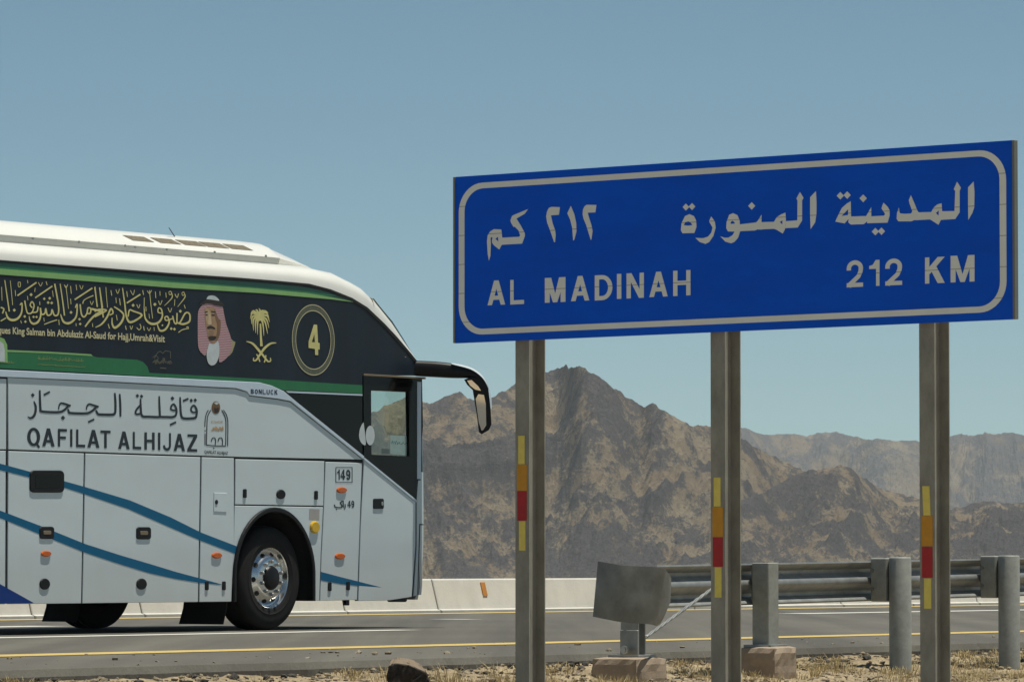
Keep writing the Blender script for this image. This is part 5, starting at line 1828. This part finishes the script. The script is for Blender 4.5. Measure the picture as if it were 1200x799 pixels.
def make_wheel(u, v, sgn, detail=True):
    c = B(u, v, 0.512)
    rimp = [(0.292, -0.03), (0.302, 0.0), (0.296, 0.006), (0.288, 0.0), (0.285, -0.025), (0.275, -0.042), (0.262, -0.044), (0.250, -0.036), (0.214, 0.000), (0.198, 0.012), (0.175, 0.017), (0.118, 0.018)]
    wheel = lathe('wheel', rimp, c, sgn, CHROME, BUS, 64)
    tw = 0.30
    typ = [(0.288, -0.005), (0.300, 0.008), (0.330, 0.014), (0.352, 0.016), (0.356, 0.019), (0.362, 0.016), (0.400, 0.020), (0.440, 0.016), (0.478, 0.004), (0.495, -0.010), (0.504, -0.025)]
    for g_ in range(4):                              # tread grooves
        vv = -0.045 - g_ * 0.058
        typ += [(0.510, vv), (0.511, vv - 0.028), (0.498, vv - 0.031), (0.498, vv - 0.040)]
    typ += [(0.505, -tw + 0.02), (0.47, -tw), (0.30, -tw + 0.02)]
    lathe('tyre', typ, c, sgn, TYRE, wheel, 64)
    if detail:
        hub = lathe('hub_cap', [(0.122, 0.0), (0.120, 0.024), (0.108, 0.042), (0.085, 0.050), (0.0001, 0.052)], c, sgn, BLACKP, wheel, 32)
        for k in range(10):
            a = 2 * math.pi * (k + 0.5) / 10
            p = c + D * (0.160 * math.cos(a)) + UP * (0.160 * math.sin(a)) + N * (0.014 * sgn)
            vs, fs = tube([p, p + N * (0.03 * sgn), p + N * (0.036 * sgn)], [0.017, 0.016, 0.010], 8)
            build('lug_nut', vs, fs, LUG, wheel)
            a2 = 2 * math.pi * k / 10 + 0.06
            p = c + D * (0.235 * math.cos(a2)) + UP * (0.235 * math.sin(a2)) + N * (-0.0185 * sgn)
            er = D * math.cos(a2) + UP * math.sin(a2)
            et = -D * math.sin(a2) + UP * math.cos(a2)
            er = (er * 0.72 - N * 0.69 * sgn)
            hv = [p + er * (0.024 * math.cos(t)) + et * (0.026 * math.sin(t)) + (D * math.cos(a2) + UP * math.sin(a2)) * 0.003 + N * (0.003 * sgn) for t in np.linspace(0, 2 * math.pi, 14, endpoint=False)]
            build('hand_hole', hv, [list(range(14))], UNDER, wheel)
    return wheel


make_wheel(WC[0], -0.055, 1)
make_wheel(WC[0], -BW + 0.055, -1, False)
make_wheel(RWU, -0.06, 1, False)
make_wheel(RWU, -BW + 0.06, -1, False)

# --- exterior mirror on its long arm
YM = 50.55
arm_t = curve(zM([(470, 118), (540, 122), (620, 128), (740, 134), (850, 146), (940, 165), (1005, 190), (1060, 235), (1090, 290), (1105, 340)]), 3)
arm_b = curve(zM([(478, 200), (545, 218), (620, 232), (720, 238), (830, 244), (900, 246), (960, 246), (1015, 258), (1050, 300), (1068, 345)]), 3)
vs = []
nA = len(arm_t)
for i in range(nA):
    pt, pb2 = at(*arm_t[i], YM), at(*arm_b[i], YM)
    cc, hh = (pt + pb2) / 2, (pt - pb2) / 2
    for k in range(12):
        a = 2 * math.pi * k / 12
        sq = lambda x_: math.copysign(abs(x_) ** 0.7, x_)
        vs.append(cc + hh * sq(math.sin(a)) + Vector((0, 1, 0)) * (0.07 * sq(math.cos(a))))
fs = grid_faces(nA, 12, 0, True) + [list(range(12)), [(nA - 1) * 12 + k for k in range(12)][::-1]]
arm = build('mirror_arm', vs, fs, BLACKP, BUS, smooth=True, sharp=50)
cap = curve(zM([(850, 145), (930, 160), (1000, 185), (1058, 230), (1092, 290), (1112, 360), (1118, 450)]), 3)
vs = []
for i, (x, y) in enumerate(cap):
    t = i / (len(cap) - 1)
    wd = 2.1 * math.sin(math.pi * min(1, t * 1.3 + 0.05) ** 0.8) + 0.3 if t < 0.75 else 1.6
    wd = max(0.5, min(2.0, wd))
    nx, ny = (cap[min(i + 1, len(cap) - 1)][0] - cap[max(i - 1, 0)][0]), (cap[min(i + 1, len(cap) - 1)][1] - cap[max(i - 1, 0)][1])
    l = math.hypot(nx, ny)
    ox, oy = ny / l, -nx / l
    for dd, yo in ((-0.9 * wd, -0.074), (0.25, -0.05), (0.55, 0.0), (0.25, 0.06)):
        vs.append(at(x + ox * dd, y + oy * dd, YM + yo))
build('mirror_arm_cap', vs, grid_faces(len(cap), 4), WHITE, arm, smooth=True)
hous = zM([(935, 255), (985, 238), (1040, 245), (1075, 275), (1100, 340), (1112, 450), (1118, 555), (1100, 592), (1052, 620), (1034, 606), (1018, 480), (992, 325), (955, 290)])


def mir(a, b, v):
    return at(a, b, YM - v)


hsg = slab2('mirror_housing', hous, mir, -0.10, 0.085, BLACKP, arm, 0.6 * 0 + 0.0)
for nm, pts in (('mirror_glass', [(1012, 385), (1030, 352), (1068, 358), (1080, 420), (1083, 560), (1062, 592), (1040, 600), (1030, 520)]), ('wide_angle_mirror', [(955, 262), (985, 258), (1030, 300), (1048, 330), (1010, 322), (975, 295)])):
    P_ = zM(pts)
    # rear-facing glass turned a little down and towards the driver
    vs = []
    for (x, y) in P_:
        p = at(x, y, YM - 0.089)
        vs.append(p)
    cc = sum(vs, Vector()) / len(vs)
    tv = []
    for p in vs:
        d_ = p - cc
        tv.append(p + Vector((0, -0.10 * d_.x * 1.6 - 0.055 * d_.z - 0.006, 0)))
    build(nm, tv, [list(range(len(tv)))], MIRR, hsg)
# bracket rod beside the arm
vs, fs = tube([at(452, 440, 50.3), at(452, 419, 50.3)], 0.022, 10)
rod = build('bracket_rod', vs, fs, BLACKP, arm, smooth=True, sharp=40)
vs, fs = tube([at(452, 419, 50.3), at(452, 417, 50.3), at(452, 413.5, 50.3), at(452, 412, 50.3)], [0.025, 0.036, 0.034, 0.012], 12)
build('rod_cap', vs, fs, BLACKP, rod, smooth=True)
vs, fs = tube([at(461.3, 439, 50.35), at(460.8, 418, 50.35), at(476, 418.3, 50.35)], 0.0045, 6)
build('bracket_line', vs, fs, COPPER, arm)
box('bracket_block', at(469, 429, 50.55), D * 0.10, N * 0.06, UP * 0.085, BLACKP, arm, 0.01)

# ================================================================== VERGE DETAILS
# boulder at the road edge


def rock(name, c, rx, ry, rz, m, seed, parent=None, sub=4):
    """angular block: a sphere cut by random planes, then roughened"""
    import bmesh
    rg = random.Random(seed)
    planes = []
    for _ in range(15):
        a, b = rg.uniform(0, 6.283), rg.uniform(-0.5, 1.2)
        planes.append((Vector((math.cos(a) * math.cos(b), math.sin(a) * math.cos(b), math.sin(b))), rg.uniform(0.62, 0.88)))
    bm = bmesh.new()
    bmesh.ops.create_icosphere(bm, subdivisions=sub, radius=1)
    vs = []
    for v in bm.verts:
        d = v.co.normalized()
        k = 1.0
        for pn, po in planes:
            t = d.dot(pn)
            if t > 0.05:
                k = min(k, po / t)
        k += 0.05 * mnoise.noise(d * 4 + Vector((seed, 0, 0))) + 0.03 * mnoise.noise(d * 11 + Vector((0, seed, 0)))
        q_ = d * k
        vs.append(Vector(c) + Vector((q_.x * rx, q_.y * ry, q_.z * rz)))
    fs = [[v.index for v in f.verts] for f in bm.faces]
    bm.free()
    return build(name, vs, fs, m, parent, smooth=False)


def hull_rock(name, pts, m, seed):
    """angular stone: hull of hand-placed corners, edges chipped and faces roughened"""
    import bmesh
    bm = bmesh.new()
    for p in pts:
        bm.verts.new(p)
    r = bmesh.ops.convex_hull(bm, input=list(bm.verts))
    bmesh.ops.delete(bm, geom=[g for g in r['geom_interior'] if isinstance(g, bmesh.types.BMVert)], context='VERTS')
    bmesh.ops.bevel(bm, geom=list(bm.edges), offset=0.007, segments=1, affect='EDGES')
    bmesh.ops.triangulate(bm, faces=list(bm.faces))
    bmesh.ops.subdivide_edges(bm, edges=list(bm.edges), cuts=3, use_grid_fill=True)
    bm.verts.index_update()
    bm.normal_update()
    vs = [v.co + v.normal * (0.008 * mnoise.noise(v.co * 22) + 0.005 * mnoise.noise(v.co * 60)) for v in bm.verts]
    fs = [[v.index for v in f.verts] for f in bm.faces]
    bm.free()
    return build(name, vs, fs, m)


front = [(455, 780), (462, 777), (480, 778), (500, 788), (503, 797), (498, 812), (458, 814), (453, 797)]
backp = [(458, 773), (466, 769.5), (480, 771), (495, 779), (499, 787), (470, 800), (460, 800)]
bl = hull_rock('boulder', [at(x, y, 32.55) for x, y in front] + [at(x, y, 32.85) for x, y in backp], MATS['boulder'], 3)
tag(bl, 'dark angular boulder in the gravel between bus and sign', 'boulder')

# gravel
rngn = np.random.default_rng(5)
import bmesh
bm = bmesh.new()
bmesh.ops.create_icosphere(bm, subdivisions=1, radius=1)
ico = np.array([v.co[:] for v in bm.verts])
icf = np.array([[v.index for v in f.verts] for f in bm.faces])
bm.free()


def verge_surface(mm, nn):
    base = np.array([verge_z(x) for x in nn])
    inn = np.clip((nn - EDGE) / 0.25, 0, 1)
    return base + inn * (0.10 * (fbm(mm * 0.9, nn * 0.9, 3, 5) - 0.5) + 0.07 * (fbm(mm * 4, nn * 4, 3, 9) - 0.5) + 0.045 * (fbm(mm * 14, nn * 14, 2, 12) - 0.5))


def gravel(name, count, nlo, nhi, smin, smax, pw):
    mm = rngn.uniform(13, 45, count)
    nn = nlo + (nhi - nlo) * rngn.random(count) ** pw
    sz = smin + (smax - smin) * rngn.random(count) ** 3.0
    zz = verge_surface(mm, nn) if nhi > EDGE - 0.04 else np.zeros(count)
    V, Fa = [], []
    for i in range(count):
        s = ico * (1 + 0.35 * (rngn.random((len(ico), 1)) - 0.5) * 2)
        s = s * np.array([rngn.uniform(.7, 1.3), rngn.uniform(.7, 1.3), rngn.uniform(.4, .8)]) * sz[i]
        a = rngn.uniform(0, 6.28)
        c_, s_ = math.cos(a), math.sin(a)
        s = np.stack([s[:, 0] * c_ - s[:, 1] * s_, s[:, 0] * s_ + s[:, 1] * c_, s[:, 2]], 1)
        p = road_pt(mm[i], nn[i], zz[i] + sz[i] * 0.2)
        Fa.append(icf + len(V) * len(ico))
        V.append(s + np.array(p[:]))
    V = np.concatenate(V)
    Fa = np.concatenate(Fa)
    o = build(name, [tuple(v) for v in V], [list(map(int, f)) for f in Fa], MATS['stones'])
    return o


gv = gravel('gravel', 32000, EDGE - 0.02, -16.9, 0.005, 0.028, 1.1)
tag(gv, 'loose grey and tan gravel scattered over the verge', 'gravel', kind='stuff')
gv2 = gravel('broken_asphalt', 1500, EDGE - 0.10, EDGE + 0.22, 0.008, 0.040, 1.0)
gv2.data.materials[0] = mat('asphalt_crumbs', (0.055, 0.05, 0.043), 0.9, var=0.5, scale=20)
tag(gv2, 'dark crumbs of broken asphalt along the road edge', 'rubble', kind='stuff')


gv3 = gravel('road_pebbles', 260, -23.6, EDGE - 0.05, 0.006, 0.030, 0.6)
gv3.location.z += 0.0
tag(gv3, 'stray pebbles lying on the asphalt shoulder', 'pebbles', kind='stuff')


# dry grass: thin blades in tufts
def grass(name, tufts, lab):
    V, Fa = [], []
    for (mm, nn, cnt, hgt, spread) in tufts:
        z = float(verge_surface(np.array([mm]), np.array([nn]))[0])
        base = road_pt(mm, nn, z - 0.01)
        for _ in range(cnt):
            a, rr = rngn.uniform(0, 6.28), spread * rngn.random() ** 0.7
            b0 = base + Vector((math.cos(a) * rr, math.sin(a) * rr, 0))
            h = hgt * rngn.uniform(0.45, 1.15)
            ln = rngn.uniform(0.1, 0.75) * h
            dirv = Vector((math.cos(a) * ln, math.sin(a) * ln, 0)) + Vector((rngn.normal(0, .25) * h, rngn.normal(0, .2) * h, 0))
            w_ = rngn.uniform(0.0012, 0.0028)
            k = Vector((w_, 0, 0))
            m_ = b0 + dirv * 0.35 + UP * h * 0.6
            t_ = b0 + dirv + UP * h
            n_ = len(V)
            V += [b0 - k, b0 + k, m_ - k * .8, m_ + k * .8, t_]
            Fa += [[n_, n_ + 1, n_ + 3, n_ + 2], [n_ + 2, n_ + 3, n_ + 4]]
    o = build(name, V, Fa, MATS['straw'])
    tag(o, lab, 'grass', kind='stuff')


tufts = []
for _ in range(4600):
    mm, nn = rngn.uniform(14, 44), rngn.uniform(EDGE + 0.1, -17.2)
    if fbm(np.array([mm * 0.7]), np.array([nn * 0.9]), 2, 88)[0] > 0.43:
        tufts.append((mm, nn, int(rngn.integers(12, 34)), rngn.uniform(0.02, 0.085), rngn.uniform(0.03, 0.16)))
for x, n_, c_, h_ in ((525, -19.6, 50, .19), (640, -19.7, 40, .16), (585, -19.5, 45, .2), (718, -19.15, 110, .17), (732, -19.1, 110, .16), (746, -19.2, 60, .12), (1063, -19.2, 40, .1), (1150, -19.5, 50, .17), (980, -19.6, 30, .16), (60, -19.5, 40, .14), (300, -19.5, 40, .17), (455, -19.7, 40, .2)):
    tufts.append((m_of(x, n_), n_, c_, h_ * 0.8, 0.10))
grass('dry_grass', tufts, 'thin straw coloured dry grass tufts on the verge')

# ================================================================== HAZE
hz = bpy.data.materials.new('desert_haze')
hz.use_nodes = True
nt = hz.node_tree
nt.nodes.remove(nt.nodes['Principled BSDF'])
pv = nd(nt, 'ShaderNodeVolumePrincipled')
pv.inputs['Color'].default_value = (0.88, 0.95, 1.0, 1)
pv.inputs['Density'].default_value = 0.00006
pv.inputs['Anisotropy'].default_value = 0.0
nt.links.new(pv.outputs[0], nt.nodes['Material Output'].inputs['Volume'])
lo, hi = Vector((-9000, -5000, -12.5)), Vector((12000, 9200, 320))
vs = [(x, y, z) for z in (lo.z, hi.z) for x, y in ((lo.x, lo.y), (hi.x, lo.y), (hi.x, hi.y), (lo.x, hi.y))]
hb = build('haze', vs, [[0, 3, 2, 1], [4, 5, 6, 7], [0, 1, 5, 4], [1, 2, 6, 5], [2, 3, 7, 6], [3, 0, 4, 7]], hz)
tag(hb, kind='stuff')
